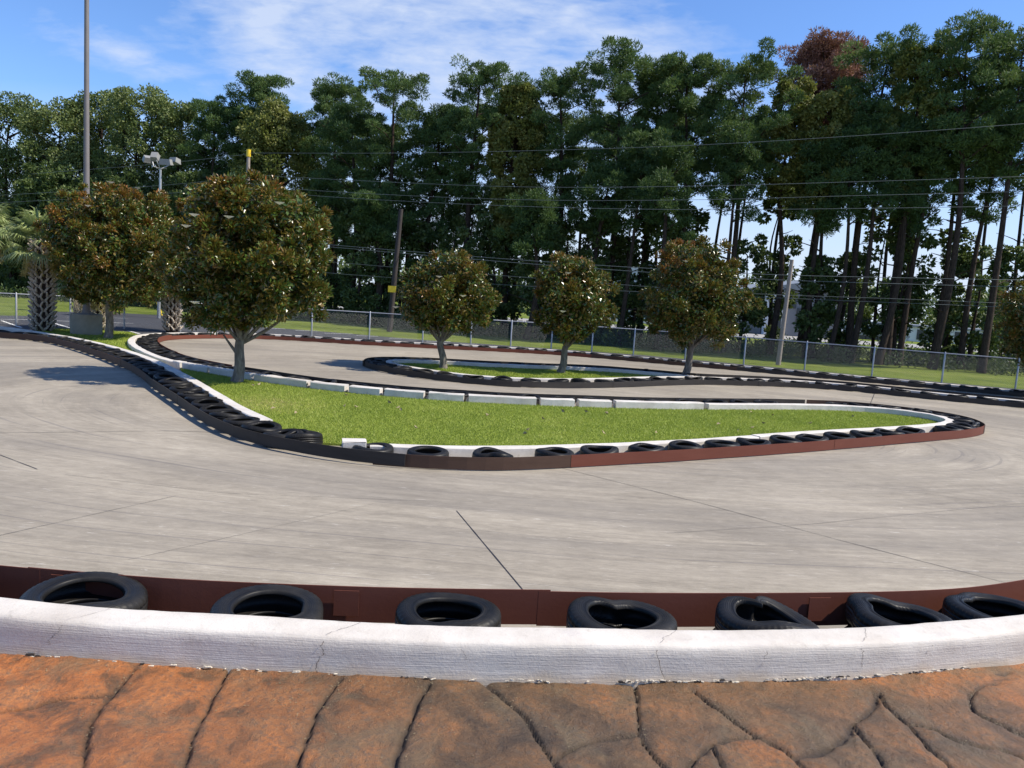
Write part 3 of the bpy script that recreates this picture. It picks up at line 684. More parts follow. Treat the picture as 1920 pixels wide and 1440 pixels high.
var = [tyre_mesh('tyre', 40), tyre_mesh('tyre', 40, [(1.2, .12, .5)], [(2, .4, .012)]), tyre_mesh('tyre', 40, [(4.2, .18, .45)], [(2, 1.4, .018)]),
       tyre_mesh('tyre', 40, [(.3, .10, .6), (3.5, .10, .6)], [(3, .4, .010)]), tyre_mesh('tyre', 40, [], [(2, 2.0, .020)]), tyre_mesh('tyre', 40, [(2.4, .26, .4)], [(2, .4, .028)])]
def put_tyre(me, x, y, z, rz, label, group, tilt=(0, 0), s=1.0):
    o = bpy.data.objects.new('tyre', me); C.objects.link(o); o.location = (x, y, z); o.rotation_euler = (tilt[0], tilt[1], rz); o.scale = (s, s, s)
    return tag(o, label, 'tyre', group)
# foreground tyres (each on a lower tyre)
near = [(-170, 1078, 1.0, [], [(2, 0, .01)], .02, 'black tyre cut off by the left edge of the foreground row'),
        (158, 1106, 1.05, [(5.4, .12, .6)], [(2, 2.4, .012)], .05, 'large dusty grey tyre at the left end behind the foreground white wall'),
        (507, 1130, 1.04, [(.2, .10, .5)], [(2, 2.2, .010)], .03, 'shiny black tyre second from the left behind the foreground wall, beside a brown bracket'),
        (842, 1138, .98, [(4.9, .20, .5)], [(2, .4, .012)], 0, 'round black tyre with a kinked rim amid the foreground row'),
        (1167, 1146, 1.04, [(1.75, .24, .42)], [(2, 1.0, .014), (1, 2.8, .008)], 0, 'black tyre with a heart shaped hole, fourth from the left in the foreground row'),
        (1441, 1146, .99, [(1.9, .48, .36), (4.6, .1, .5)], [(2, 2.6, .035), (1, 3.0, .025)], 0, 'badly buckled black tyre folded in on itself in the foreground row'),
        (1690, 1143, 1.04, [(1.35, .20, .5), (3.0, .1, .3)], [(1, 3.1, .020), (2, 1.2, .014)], 0, 'raised bent black tyre second from right in front row'),
        (1868, 1134, 1.0, [(2.2, .16, .4)], [(2, .3, .012)], 0, 'black tyre with a white lit rim at the right end of the foreground row'),
        (2080, 1112, 1.0, [], [(2, .9, .012)], 0, 'black tyre just cut off by the right edge of the foreground row')]
SN_px = [(-700, 960), (-330, 1022), (0, 1059), (160, 1073), (333, 1086), (520, 1093.5), (640, 1098), (741, 1101.5), (960, 1106), (1280, 1111), (1500, 1112.5), (1640, 1111.5), (1771, 1106.5), (1860, 1097), (1920, 1087), (2150, 1045), (2500, 975)]
SN = spline([U(x, y, .42) for x, y in SN_px], .12, 8)
for k, (px_, py_, s_, pin, wav, tl, lab) in enumerate(near):
    me = tyre_mesh('tyre', 144, pin, wav, True)
    p = U(px_, py_, .43)
    d = SN[:, :2]-p[:2]; j = int(np.argmin(np.linalg.norm(d, axis=1))); dd = np.linalg.norm(d[j])
    p[:2] = SN[j, :2]-d[j]/dd*(.345*s_+.012) if False else p[:2]
    o = put_tyre(me, p[0], p[1], .335, 0, lab, 'tyres behind the foreground wall', (random.uniform(-.02, .02), tl), s_); o.scale[2] = .86; o.location[2] = .332
    put_tyre(var[k % 6], p[0]+random.uniform(-.05, .03), p[1]+random.uniform(-.03, .02), .11, random.random()*6, 'flat lower tyre, '+nth(k+1)+' from the left, half hidden under the foreground row of tyres', 'lower tyres of the foreground row')

def row(P, spacing, z, descr, group, jit=.03, off=0.0, tilt=.06, fr=None):
    """a row of tyres along a centre line; labels count from the start of the line"""
    s = np.concatenate([[0], np.cumsum(np.linalg.norm(np.diff(P[:, :2], axis=0), axis=1))]); n = int((s[-1]-off)/spacing)
    for k in range(n+1):
        u = off+k*spacing+random.uniform(-jit, jit); x = np.interp(u, s, P[:, 0]); y = np.interp(u, s, P[:, 1])
        i = min(len(P)-2, int(np.searchsorted(s, u))); tx, ty = P[min(i+1, len(P)-1), :2]-P[i-1 if i else 0, :2]; L = math.hypot(tx, ty)+1e-9
        h = random.uniform(-.03, .03); x += -ty/L*h; y += tx/L*h
        put_tyre(random.choice(var), x, y, z-.008+random.uniform(-.005, .008), random.random()*6.28, nth(k+1)+' '+descr, group,
                 (random.gauss(0, tilt), random.gauss(0, tilt)), random.uniform(.86, .92))
TO = .10+.325
# far row: from the right edge to the hairpin, reversed so it counts from the left
i_curl = nearest(MAIN, U(262, 628, zt)); vis0 = nearest(MAIN, U(2000, 740, zt))
row(offset(MAIN[vis0:i_curl], TO)[::-1], .80, .105, 'black tyre from the left in the row below the far white wall', 'tyres along the far wall', tilt=.03)
row(offset(MAIN[i_curl-2:nearest(MAIN, U(420, 693, zt))], TO), .63, .105, 'black tyre round the inside of the hairpin curve at left', 'tyres round the hairpin', tilt=.05)
row(offset(MAIN[nearest(MAIN, U(440, 697, zt)):nearest(MAIN, U(1520, 758, zt))], TO), .78, .085, 'black tyre from the left behind the back wall of the large island', 'tyres behind the island back wall', tilt=.04)
RO = .10+.66
fx = spline([U(x, y, .185) for x, y in [(1852, 797), (1830, 803.5), (1760, 809.5), (1687, 815.5), (1600, 822), (1494, 830), (1400, 836), (1300, 841.5), (1240, 845.5), (1110, 851), (1006, 857), (928, 859), (870, 858), (817, 856), (760, 853), (700, 847)]], .3, 3)
RB = offset(MAIN[:nearest(MAIN, U(760, 834, zt))], RO); frontrail = resample(np.vstack([RB[nearest(RB, U(1530, 753, .185)):nearest(RB, U(1852, 795, .185))][:-2], fx]), .25, 3)
tyl = resample(offset(fx, -.318), .03)
def px_of(p):
    v = Vector(p)-Vector((0, 0, CAM_H)); return 960+FPX*v.dot(_r)/v.dot(_f)
tylx = np.array([px_of((a[0], a[1], .19)) for a in tyl])
fpt = [(803, 848), (925, 853), (1039, 849.5), (1126, 846), (1213, 840.5), (1287, 835.5), (1354, 831.5), (1412, 827.5), (1473, 822), (1523, 818.5), (1574, 815), (1623, 811), (1668, 807.5), (1707, 804.5)]
for k, (x, y) in enumerate(fpt):
    p = tyl[int(np.argmin(np.abs(tylx-x)))]; put_tyre(var[(0, 5, 1, 4, 3, 1, 0, 4, 1, 3, 0, 1, 4, 3)[k]], p[0], p[1], .105, (.5, 2.2, 1.1, 4, 2, 5, 3, 1, 2, 4, 6, 0, 3, 2)[k],
        nth(k+1)+' black tyre from the left between the front white wall and the brown rail', 'tyres along the island front wall', (random.gauss(0, .03), random.gauss(0, .03)), .87)
row(offset(frontrail, -.325)[2:nearest(offset(frontrail, -.325), U(1742, 806, .19))], .66, .10, 'black tyre packed round the pointed right end of the large island', 'tyres round the island point', tilt=.04)
p = U(700, 838, .16); put_tyre(var[1], p[0], p[1], .09, 1, 'black tyre tucked behind the belt right of the white block', 'tyres along the island front wall', s=.85)
aL = offset(SA[:nearest(SA, U(525, 821, .19))], .335)
row(aL[::-1], .60, .115, 'black tyre from the gap end of the overlapping row below the diagonal wall', 'overlapping tyres along the diagonal wall', tilt=.06, off=.1)
p = U(566, 812, .2); put_tyre(var[5], p[0], p[1], .115, 5.2, 'buckled black tyre in the gap between the two wall ends', 'overlapping tyres along the diagonal wall', (.06, -.08), .9)
itip = nearest(I2, U(722, 677, zt)); irt = nearest(I2, U(2000, 760, zt))
row(offset(I2[irt:itip], TO)[::-1], .78, .105, 'black tyre from the left along the front of the small island wall', 'tyres in front of the small island', tilt=.05)
row(offset(I2[itip-2:], TO), .74, .09, 'black tyre from the left behind the small island wall', 'tyres behind the small island', tilt=.04)

# ------------------------------------------------------------------ bumper rails (belts of flat panels)
def rail(P, label, mats, h0=.012, h1=.185, panel=3.0, th=.012, group='bumper rails round the track', wob=.012):
    s = np.concatenate([[0], np.cumsum(np.linalg.norm(np.diff(P[:, :2], axis=0), axis=1))]); root = thing('bumper_rail', (P[len(P)//2][0], P[len(P)//2][1], 0), label, 'rail', group)
    n = max(1, int(round(s[-1]/panel)))
    for k in range(n):
        a, b = s[-1]*k/n-.05, s[-1]*(k+1)/n+.03; tt = np.linspace(max(0, a), min(b, s[-1]), max(3, int((b-a)/.12)))
        if len(tt) < 3: continue
        Q = np.stack([np.interp(tt, s, P[:, 0]), np.interp(tt, s, P[:, 1]), np.zeros(len(tt))], 1)
        Q[:, 0] += [noise.noise(Vector((u*.9, 3, 0)))*wob for u in tt]; Q[:, 1] += [noise.noise(Vector((u*.9, 8, 0)))*wob for u in tt]
        mb = MB(); o_ = (.004 if th > .01 else .0008)*(k % 2)
        T = np.gradient(Q[:, :2], axis=0); T /= np.linalg.norm(T, axis=1)[:, None]+1e-9; N = np.stack([-T[:, 1], T[:, 0]], 1)
        dz = np.array([noise.noise(Vector((u*.5, 1, k))) for u in tt])*.01
        V = np.zeros((len(Q), 4, 3))
        for j, (oo, zz_) in enumerate([(-th/2, h0), (-th/2, h1), (th/2, h1), (th/2, h0)]):
            V[:, j, :2] = Q[:, :2]+N*(oo+o_); V[:, j, 2] = zz_+dz
        L = len(Q); mb.add(V.reshape(-1, 3), [(i*4+j, i*4+(j+1) % 4, (i+1)*4+(j+1) % 4, (i+1)*4+j) for i in range(L-1) for j in range(4)]+[(0, 1, 2, 3), (L*4-1, L*4-2, L*4-3, L*4-4)])
        part(mb, 'rail_panel', mats(np.array((Q[len(Q)//2][0], Q[len(Q)//2][1]))), root)
    return root
br, bk, ru = M['rail_brown'], M['rail_black'], M['rail_rust']
rail(offset(MAIN[:i_curl], RO), 'brown and black bumper rail along the far wall, below its row of tyres', lambda q: br if q[0] < 3.5 else ru if q[0] < 8 else bk, h1=.15)
rail(offset(MAIN[i_curl-2:nearest(MAIN, U(400, 690, zt))], RO), 'brown bumper rail curving round the inside of the left hairpin', lambda q: br)
rail(offset(MAIN[nearest(MAIN, U(400, 690, zt)):nearest(MAIN, U(1560, 758, zt))], RO), 'thin dark bumper rail behind the back wall of the large island', lambda q: bk)
q = frontrail
rail(q, 'reddish brown bumper rail round the point and along the front of the large island', lambda q: ru if q[1] > 16.8 else br if q[0] > 1 else ru)
rail(SA, 'black rubber bumper belt snaking along the diagonal wall to the front of the gap', lambda q: ru if q[1] > 17 else bk, h0=.03, h1=.195)
rail(offset(I2[:itip+1], RO), 'black bumper belt along the front of the small far island', lambda q: bk, h1=.165)
tail = np.vstack([I2[itip-1:], spline([U(x, y, zt) for x, y in [(1330, 706.5), (1461, 711.5), (1578, 719), (1642, 725), (1784, 739), (1920, 751), (2080, 768)]], .35, 3)])
rail(offset(tail, RO), 'black bumper belt along the back of the small far island', lambda q: bk)
# foreground rail with brackets
rr_ = rail(SN, 'reddish brown bumper rail behind the foreground row of tyres', lambda q: br, h0=.18, h1=.42, panel=3.4, th=.008, wob=.0)
for px_, sl in ((133, 1), (667, 1), (1560, 1)):
    j = int(np.argmin(np.abs(SN[:, 0]-UD(px_, 1110, 4.9)[0]))); p = SN[j]; tv = SN[j+1]-SN[j-1]; an = math.atan2(tv[1], tv[0])
    mb = MB(); mb.box((p[0], p[1]-.018, .31), (.16 if sl else .1, .006, .17), an); part(mb, 'splice_plate', M['rail_brown'], rr_)
SNlow = SN.copy()
mb = MB(); Q = offset(SN, -.03); sweep(mb, Q, [(-.012, .0), (-.012, .035), (.012, .035), (.012, 0)])
part(mb, 'bottom_track', M['rail_black'], rr_)

# ------------------------------------------------------------------ foliage tools
def leafset(mb, P, D, N, L, W, tint, fold=.15):
    D = D/(np.linalg.norm(D, axis=1)[:, None]+1e-9); S = np.cross(D, N); S /= np.linalg.norm(S, axis=1)[:, None]+1e-9; Nn = np.cross(S, D)
    L = np.asarray(L)[:, None]; W = np.asarray(W)[:, None]; n = len(P); V = np.zeros((n, 4, 3))
    V[:, 0] = P; V[:, 1] = P+D*L*.5+S*W*.5+Nn*W*fold; V[:, 2] = P+D*L; V[:, 3] = P+D*L*.5-S*W*.5+Nn*W*fold
    mb.add(V.reshape(-1, 3), np.arange(4*n).reshape(-1, 4), tint)
def rdir(n):
    v = rng.normal(0, 1, (n, 3)); return v/np.linalg.norm(v, axis=1)[:, None]
def puffs(mb, centres, radii, per, L, W, tint0, flat=.75, out=.7, tj=.12, up=.2, tints=None):
    for k, (c, r) in enumerate(zip(centres, radii)):
        n = int(per*rng.uniform(.8, 1.2)); d = rdir(n); rad = r*rng.uniform(.35, 1.0, n)**.6
        P = c+d*rad[:, None]*np.array((1, 1, flat)); D = d*out+rdir(n)*(1-out)+np.array((0, 0, up))
        tt = (tints[k] if tints is not None else tint0+rng.normal(0, .13))
        leafset(mb, P, D, rdir(n), L*rng.uniform(.6, 1.3, n), W*rng.uniform(.7, 1.2, n), np.clip(tt+rng.normal(0, tj, n), 0, 1))
def limb(mb, a, b, r0, r1, bend=.1, n=6, seg=6):
    a, b = np.array(a, float), np.array(b, float); L = np.linalg.norm(b-a); off = rdir(1)[0]*L*bend
    tt = np.linspace(0, 1, n)[:, None]; P = a+(b-a)*tt+off*np.sin(tt*math.pi); mb.tube(P, np.linspace(r0, r1, n), seg)

mb = MB(); k_ = 0
while k_ < 34:
    x, y = random.uniform(-6, 8), random.uniform(11, 18)
    if in_poly(np.array([x]), np.array([y]), isl)[0]:
        leafset(mb, np.array([[x, y, .075]]), np.array([[random.gauss(0, 1), random.gauss(0, 1), .3]]), rng.normal(0, 1, (1, 3)), [.10], [.06], random.random(), .4); k_ += 1
o = mb.build('fallen_leaves', M['dry']); tag(o, 'a few dead brown leaves scattered over the big island lawn', 'leaves', kind='stuff')
# ------------------------------------------------------------------ magnolias
def magnolia(bx, by, z0, trunkw, fork, lobes, label, depthk=.8, nper=120, dens=1.0, leaf=.15, flowers=(), bd=None):
    b = U(bx, by, z0) if bd is None else UD(bx, by, bd); b[2] = z0; d = b[1]; root = thing('magnolia_tree', b, label, 'tree', 'magnolias on the grass')
    Lw = []
    for (x, y, r) in lobes:
        c = UD(x, y, d); rr = r/FPX*d; Lw.append((c+np.array((0, rng.uniform(-.25, .25)*rr, 0)), rr))
    cx = np.mean([c[0] for c, _ in Lw]); cz = np.mean([c[2] for c, _ in Lw]); W = max(abs(c[0]-cx)+r for c, r in Lw)
    for (c, r) in list(Lw):    # give the crown its depth with lobes before and behind
        k = math.sqrt(max(.05, 1-((c[0]-cx)/W)**2-((c[2]-cz)/(W*1.1))**2))
        for sg in (-1, 1):
            if k*W*depthk > r*.5: Lw.append((c+np.array((rng.uniform(-.1, .1)*r, sg*(k*W*depthk-r*.55), rng.uniform(-.1, .1)*r)), r*.85))
    top = max(c[2]+r for c, r in Lw); bot = min(c[2]-r for c, r in Lw)
    mb = MB(); fx_ = MB(); cents = []
    for (c, r) in Lw:
        n = int(dens*26*(r/.8)**2)+5
        for dv in rdir(n):
            p = c+dv*max(r*.5, r*(1+.30*noise.noise(Vector(dv*1.9+c)))-.19+rng.normal(0, .08))
            if any(np.linalg.norm(p-c2) < r2*.74 for c2, r2 in Lw): continue
            cents.append((p, dv))
    for p, dv in cents:
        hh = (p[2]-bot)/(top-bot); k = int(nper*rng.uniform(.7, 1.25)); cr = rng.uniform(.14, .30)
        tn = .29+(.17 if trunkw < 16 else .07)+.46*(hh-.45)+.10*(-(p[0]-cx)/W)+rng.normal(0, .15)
        dd = rdir(k)+dv*.9; dd /= np.linalg.norm(dd, axis=1)[:, None]
        P = p+dd*cr*rng.uniform(.1, 1, (k, 1))*np.array((1, 1, .8))
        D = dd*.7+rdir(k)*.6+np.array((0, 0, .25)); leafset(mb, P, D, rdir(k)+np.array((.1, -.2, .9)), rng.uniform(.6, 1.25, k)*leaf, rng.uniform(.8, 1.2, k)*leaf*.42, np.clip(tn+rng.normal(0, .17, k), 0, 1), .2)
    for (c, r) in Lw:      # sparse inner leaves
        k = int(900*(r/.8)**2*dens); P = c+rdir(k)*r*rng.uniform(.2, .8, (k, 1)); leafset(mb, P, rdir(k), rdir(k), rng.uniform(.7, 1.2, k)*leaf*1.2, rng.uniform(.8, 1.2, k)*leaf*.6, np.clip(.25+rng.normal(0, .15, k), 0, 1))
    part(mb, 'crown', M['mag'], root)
    mb = MB(); tr = trunkw/FPX*d/2; f = UD(fork[0], fork[1], d)
    n = 9; tt = np.linspace(0, 1, n)[:, None]; P = b+(f-b)*tt+np.array((.03, 0, 0))*np.sin(tt*5); rad = np.linspace(tr*1.15, tr*.85, n); rad[0] *= 1.2
    mb.tube(P, rad, 12)
    for (c, r) in Lw[:len(lobes)]:
        limb(mb, f-np.array((0, 0, .05)), c+np.array((0, 0, r*.3)), tr*.42, tr*.10, .08, 7, 7)
    for _ in range(14):
        c, r = Lw[random.randrange(len(Lw))]; e = c+rdir(1)[0]*r*.7; m_ = f+(c-f)*.5; limb(mb, m_, e, tr*.2, tr*.05, .12, 5, 5)
    if trunkw > 16: limb(mb, b+(f-b)*.62, UD(419, 628, d), tr*.42, tr*.16, .06, 7, 7)
    part(mb, 'trunk', M['bark_mag'], root, True)
    for (x, y) in flowers:
        c = UD(x, y, d); 
        ray = c-np.array((0, 0, CAM_H)); ray /= np.linalg.norm(ray)
        hit = min((( (c2-np.array((0, 0, CAM_H)))@ray)-math.sqrt(max(0, (r2*1.12)**2-np.linalg.norm((c2-np.array((0, 0, CAM_H)))-ray*((c2-np.array((0, 0, CAM_H)))@ray))**2)) for c2, r2 in Lw if np.linalg.norm((c2-np.array((0, 0, CAM_H)))-ray*((c2-np.array((0, 0, CAM_H)))@ray)) < r2*1.12), default=None)
        if hit is None: continue
        p = np.array((0, 0, CAM_H))+ray*(hit-.08); fb = MB(); n = 9; an = np.linspace(0, 6.28, n, endpoint=False)
        D = np.stack([np.cos(an), np.sin(an), np.full(n, .5)], 1); leafset(fb, np.repeat(p[None], n, 0), D, np.repeat(np.array([[0, 0, 1.]]), n, 0), np.full(n, .12), np.full(n, .085), 0.0, .35)
        part(fb, 'flower', M['flower'], root)
    return root
magnolia(444, 716, .035, 19, (452, 640), [(405, 400, 58), (480, 392, 62), (545, 405, 50), (364, 445, 36), (570, 455, 46), (430, 478, 64), (522, 505, 66), (385, 520, 58), (582, 495, 30), (452, 562, 52), (530, 565, 48), (575, 560, 34), (400, 585, 36), (385, 365, 26), (440, 362, 26)],
         'largest magnolia with rust tipped leaves on the left end of the large island', nper=230, dens=1.35, leaf=.105, flowers=[(524, 384), (429, 410), (349, 427), (364, 406), (365, 570)])
magnolia(203, 634, .05, 13, (206, 560), [(162, 402, 38), (215, 388, 46), (270, 400, 40), (135, 440, 32), (295, 450, 34), (180, 455, 54), (240, 470, 58), (140, 480, 32), (200, 515, 52), (265, 520, 44), (305, 500, 30), (165, 535, 30), (240, 545, 32)],
         'broad magnolia beside the lamp post and palms at left', nper=170, dens=1.15, leaf=.115, flowers=[(208, 344), (258, 355), (282, 475), (165, 388)])
magnolia(831, 691, .05, 13, (826, 640), [(800, 512, 34), (845, 500, 34), (885, 520, 32), (775, 545, 34), (905, 555, 34), (825, 555, 48), (870, 580, 46), (775, 580, 32), (800, 600, 26), (850, 605, 26), (905, 590, 28)],
         'rounded magnolia with one bare low fork on the left of the small island', nper=160, dens=1.05, leaf=.115, flowers=[(823, 521), (868, 557), (742, 578)])
magnolia(1051, 699, .05, 13, (1062, 650), [(1060, 500, 26), (1095, 505, 26), (1035, 520, 30), (1120, 540, 34), (1045, 560, 42), (1100, 565, 44), (1030, 590, 26), (1075, 600, 38), (1120, 590, 30), (1060, 625, 24), (1085, 628, 20)],
         'narrow magnolia on the small island, left of the dark round one', nper=160, dens=1.05, leaf=.115, flowers=[(1055, 586), (1065, 514)])
magnolia(1284, 706, .05, 13, (1298, 650), [(1285, 478, 28), (1325, 480, 28), (1255, 510, 28), (1345, 520, 34), (1290, 530, 46), (1375, 565, 34), (1340, 565, 46), (1245, 565, 42), (1290, 590, 50), (1230, 595, 28), (1340, 610, 34), (1280, 620, 26)],
         'dark round magnolia at the right tail of the small island', nper=160, dens=1.05, leaf=.115, flowers=[(1286, 492)])
magnolia(1990, 752, .02, 14, (1975, 690), [(1925, 580, 30), (1955, 560, 36), (1985, 590, 50), (1940, 630, 42), (2010, 640, 50), (1925, 660, 22), (1970, 670, 36)],
         'magnolia cut off by the right edge in front of the fence', nper=160, dens=1.05, leaf=.115)

# ------------------------------------------------------------------ palms
def palm(bx, by, top_y, w, label, crown=True, d=None, lean=0):
    b = U(bx, by, 0.02); d = b[1]; root = thing('cabbage_palm', b, label, 'palm', 'palms behind the left wall')
    top = UD(bx+lean, top_y, d); r = w/FPX*d/2; mb = MB(); n = 9; tt = np.linspace(0, 1, n)[:, None]; P = b+(top-b)*tt
    core = MB(); core.tube(P, [r*.84]*n, 14); part(core, 'trunk', M['bark_pine'], root); H = top[2]-b[2]; k = 0
    zz_ = .08
    while zz_ < H-.05:
        for s_ in range(7):
            th = s_/7*6.283+k*.449; c = b+(top-b)*(zz_/H); dr = np.array((math.cos(th), math.sin(th), 0)); sd_ = np.array((-math.sin(th), math.cos(th), 0))
            for sg in (-1, 1):    # each boot is a split V of two stubs
                a0 = c+dr*r*.80+sd_*sg*.015; a1 = c+dr*(r*1.22+random.uniform(-.01, .03))+sd_*sg*(.13+random.uniform(-.02, .02))+np.array((0, 0, .17))
                mb.tube([a0, (a0+a1)/2+dr*.012, a1], [.045, .040, .024], 5)
        zz_ += .165; k += 1
    part(mb, 'leaf_boots', M['boots'], root)
    mb = MB()
    if crown:
        for i in range(64):
            th = random.uniform(0, 6.28); el = random.uniform(-.55, 1.35); Lp = random.uniform(.6, 1.05)
            D = np.array((math.cos(th)*math.cos(el), math.sin(th)*math.cos(el), math.sin(el)))
            o_ = top+D*Lp+np.array((0, 0, -.12*Lp)); mb.tube([top, (top+o_)/2+np.array((0, 0, .05)), o_], [.016, .013, .010], 4, .3)
            S = np.cross(D, (0, 0, 1)); S /= np.linalg.norm(S); U2 = np.cross(S, D); nl = 26
            for j in range(nl):
                a = (j/(nl-1)-.5)*3.6; dirv = D*math.cos(a)+S*math.sin(a); Ln = random.uniform(.55, .8)*(1-.25*abs(a)/1.8)
                m1 = o_+dirv*Ln*.55+U2*.05; e1 = o_+dirv*Ln+np.array((0, 0, -.22*Ln-.1*random.random()))
                wv = np.cross(dirv, U2)*.020
                mb.add(np.array([o_-wv*.4, o_+wv*.4, m1+wv, m1-wv, e1]), [(0, 1, 2, 3)], random.uniform(.2, 1)); mb.add(np.array([m1-wv, m1+wv, e1]), [(0, 1, 2)], random.uniform(.2, 1))
        part(mb, 'fronds', M['frond'], root)
        mb = MB()
        for i in range(90):
            th = random.uniform(0, 6.28); L = random.uniform(.4, 1.0); e1 = top+np.array((math.cos(th)*L*.7, math.sin(th)*L*.7, -.45*L-.75)); m1 = top+np.array((math.cos(th)*L*.55, math.sin(th)*L*.55, -.35))
            mb.tube([top+np.array((0, 0, -.05)), m1, e1], [.008, .008, .004], 4, random.random())
            k = 10; P = m1+(e1-m1)*rng.uniform(0, 1.1, (k, 1)); leafset(mb, P, rdir(k)+np.array((0, 0, -.8)), rdir(k), np.full(k, .16), np.full(k, .02), rng.uniform(0, 1, k))
        part(mb, 'dry_stalks', M['frond_dry'], root)
    return root
palm(80, 622, 455, 36, 'thick cabbage palm with fan fronds and yellow seed stalks at the left edge')
palm(186, 620, 520, 22, 'palm trunk standing just behind the round concrete lamp base')
palm(323, 622, 508, 27, 'palm with patterned trunk between the two biggest magnolias')
palm(-30, 600, 430, 34, 'palm half out of frame at the far left edge')

# ------------------------------------------------------------------ poles
def DL(x): return float(np.interp(x, [0, 600, 850, 1284, 1906], [52, 46, 41.5, 39, 37]))   # distance of the edge of the woods
b = U(162, 626, .05); root = thing('lamp_post', b, 'tall grey steel light pole on a round concrete base, rising out of frame', 'light pole')
d = b[1]; mb = MB(); hp = .70; rr0 = 27/FPX*d
mb.tube([b+np.array((0, 0, z_)) for z_ in (0, .02, hp-.03, hp)], [rr0, rr0, rr0, rr0*.97], 40); part(mb, 'base', M['conc'], root)
mb = MB(); mb.box(b+np.array((0, 0, hp+.015)), (.42, .42, .03)); 
for sx_ in (-1, 1):
    for sy_ in (-1, 1): mb.tube([b+np.array((sx_*.15, sy_*.15, hp+.03)), b+np.array((sx_*.15, sy_*.15, hp+.10))], .018, 6)
part(mb, 'base_plate', M['pole'], root)
mb = MB(); mb.tube([b+np.array((0, 0, z_)) for z_ in (hp+.03, hp+.2, 6, 12, 14)], [.15, .115, .09, .07, .06], 20); part(mb, 'pole', M['pole'], root, True)
top = UD(301, 318, 40); root = thing('floodlight_pole', (top[0], top[1], 0), 'thin pole with four grey floodlights above the left magnolia', 'floodlight pole')
mb = MB(); mb.tube([(top[0], 40, 0), (top[0], 40, top[2])], [.09, .06], 12); part(mb, 'pole', M['galv'], root, True)
mb = MB(); z0 = top[2]
mb.tube([UD(285, 300, 40), UD(288, 312, 40), UD(301, 317, 40), UD(312, 316, 40)], .03, 8); mb.tube([UD(301, 317, 39.6), UD(293, 300, 39.4)], .03, 8); mb.tube([UD(301, 317, 40), UD(326, 306, 40.4)], .03, 8)
part(mb, 'arm', M['galv'], root, True)
for (x, y, dd, rz, tx, sz) in [(278, 298, 40.0, .7, .5, (.46, .36, .24)), (290, 293, 39.5, .1, .95, (.36, .40, .24)), (311, 303, 39.6, 0, .15, (.58, .34, .24)), (328, 301, 40.2, -.4, -.25, (.50, .36, .22))]:
    c = UD(x, y, dd); h = MB(); h.box((0, 0, 0), sz, 0, taper=.86); h.box((0, 0, -sz[2]/2-.02), (sz[0]*1.06, sz[1]*1.06, .04))
    o = h.build('floodlight', M['lampcase'], root); o.location = Vector(c)-root.location; o.rotation_euler = (tx, 0, rz)
    g = MB(); g.box((0, 0, -sz[2]/2-.047), (sz[0]*.9, sz[1]*.9, .012)); g = g.build('lamp_glass', M['glass'], o)
def upole(bx, by, tx, ty, d, r, label, mat='wood'):
    a = UD(bx, by, d); a[2] = 0; b_ = UD(tx, ty, d); root = thing('utility_pole', a, label, 'utility pole')
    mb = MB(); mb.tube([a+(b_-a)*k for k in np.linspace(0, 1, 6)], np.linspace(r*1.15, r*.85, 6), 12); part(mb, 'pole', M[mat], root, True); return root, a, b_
r1, a, b_ = upole(1459, 682, 1485, 487, 35.0, .10, 'bare leaning wooden pole behind the fence right of the dark magnolia')
r2, a, b_ = upole(458, 600, 466, 290, DL(466)-2.2, .115, 'wooden utility pole with a yellow cap above the largest magnolia')
mb = MB(); mb.tube([b_-np.array((0, 0, .12)), b_+np.array((0, 0, .28))], .125, 12); part(mb, 'cap', M['yellow'], r2)
for dz_ in (.9, 2.0, 2.6):
    mb = MB(); mb.tube([b_+np.array((.1, -.1, -dz_)), b_+np.array((.32, -.14, -dz_))], [.05, .05], 8); part(mb, 'insulator', M['lampcase'], r2)
r3, a, b_ = upole(731, 600, 752, 392, 41.5, .135, 'dark utility pole with a small yellow tag left of the rounded magnolia', 'wood_shaded')
c = UD(735, 542, 41.3); mb = MB(); mb.box(c, (.42, .02, .34)); part(mb, 'tag_plate', M['yellow'], r3)
# guy wire guard seen through the fence
c0, c1 = UD(304, 592, 43), UD(294, 566, 43); mb = MB(); mb.tube([c0, c1], .06, 8); o = mb.build('guy_wire_guard', M['yellow']); tag(o, 'slanting yellow guy wire guard seen through the fence near the third palm', 'guard')

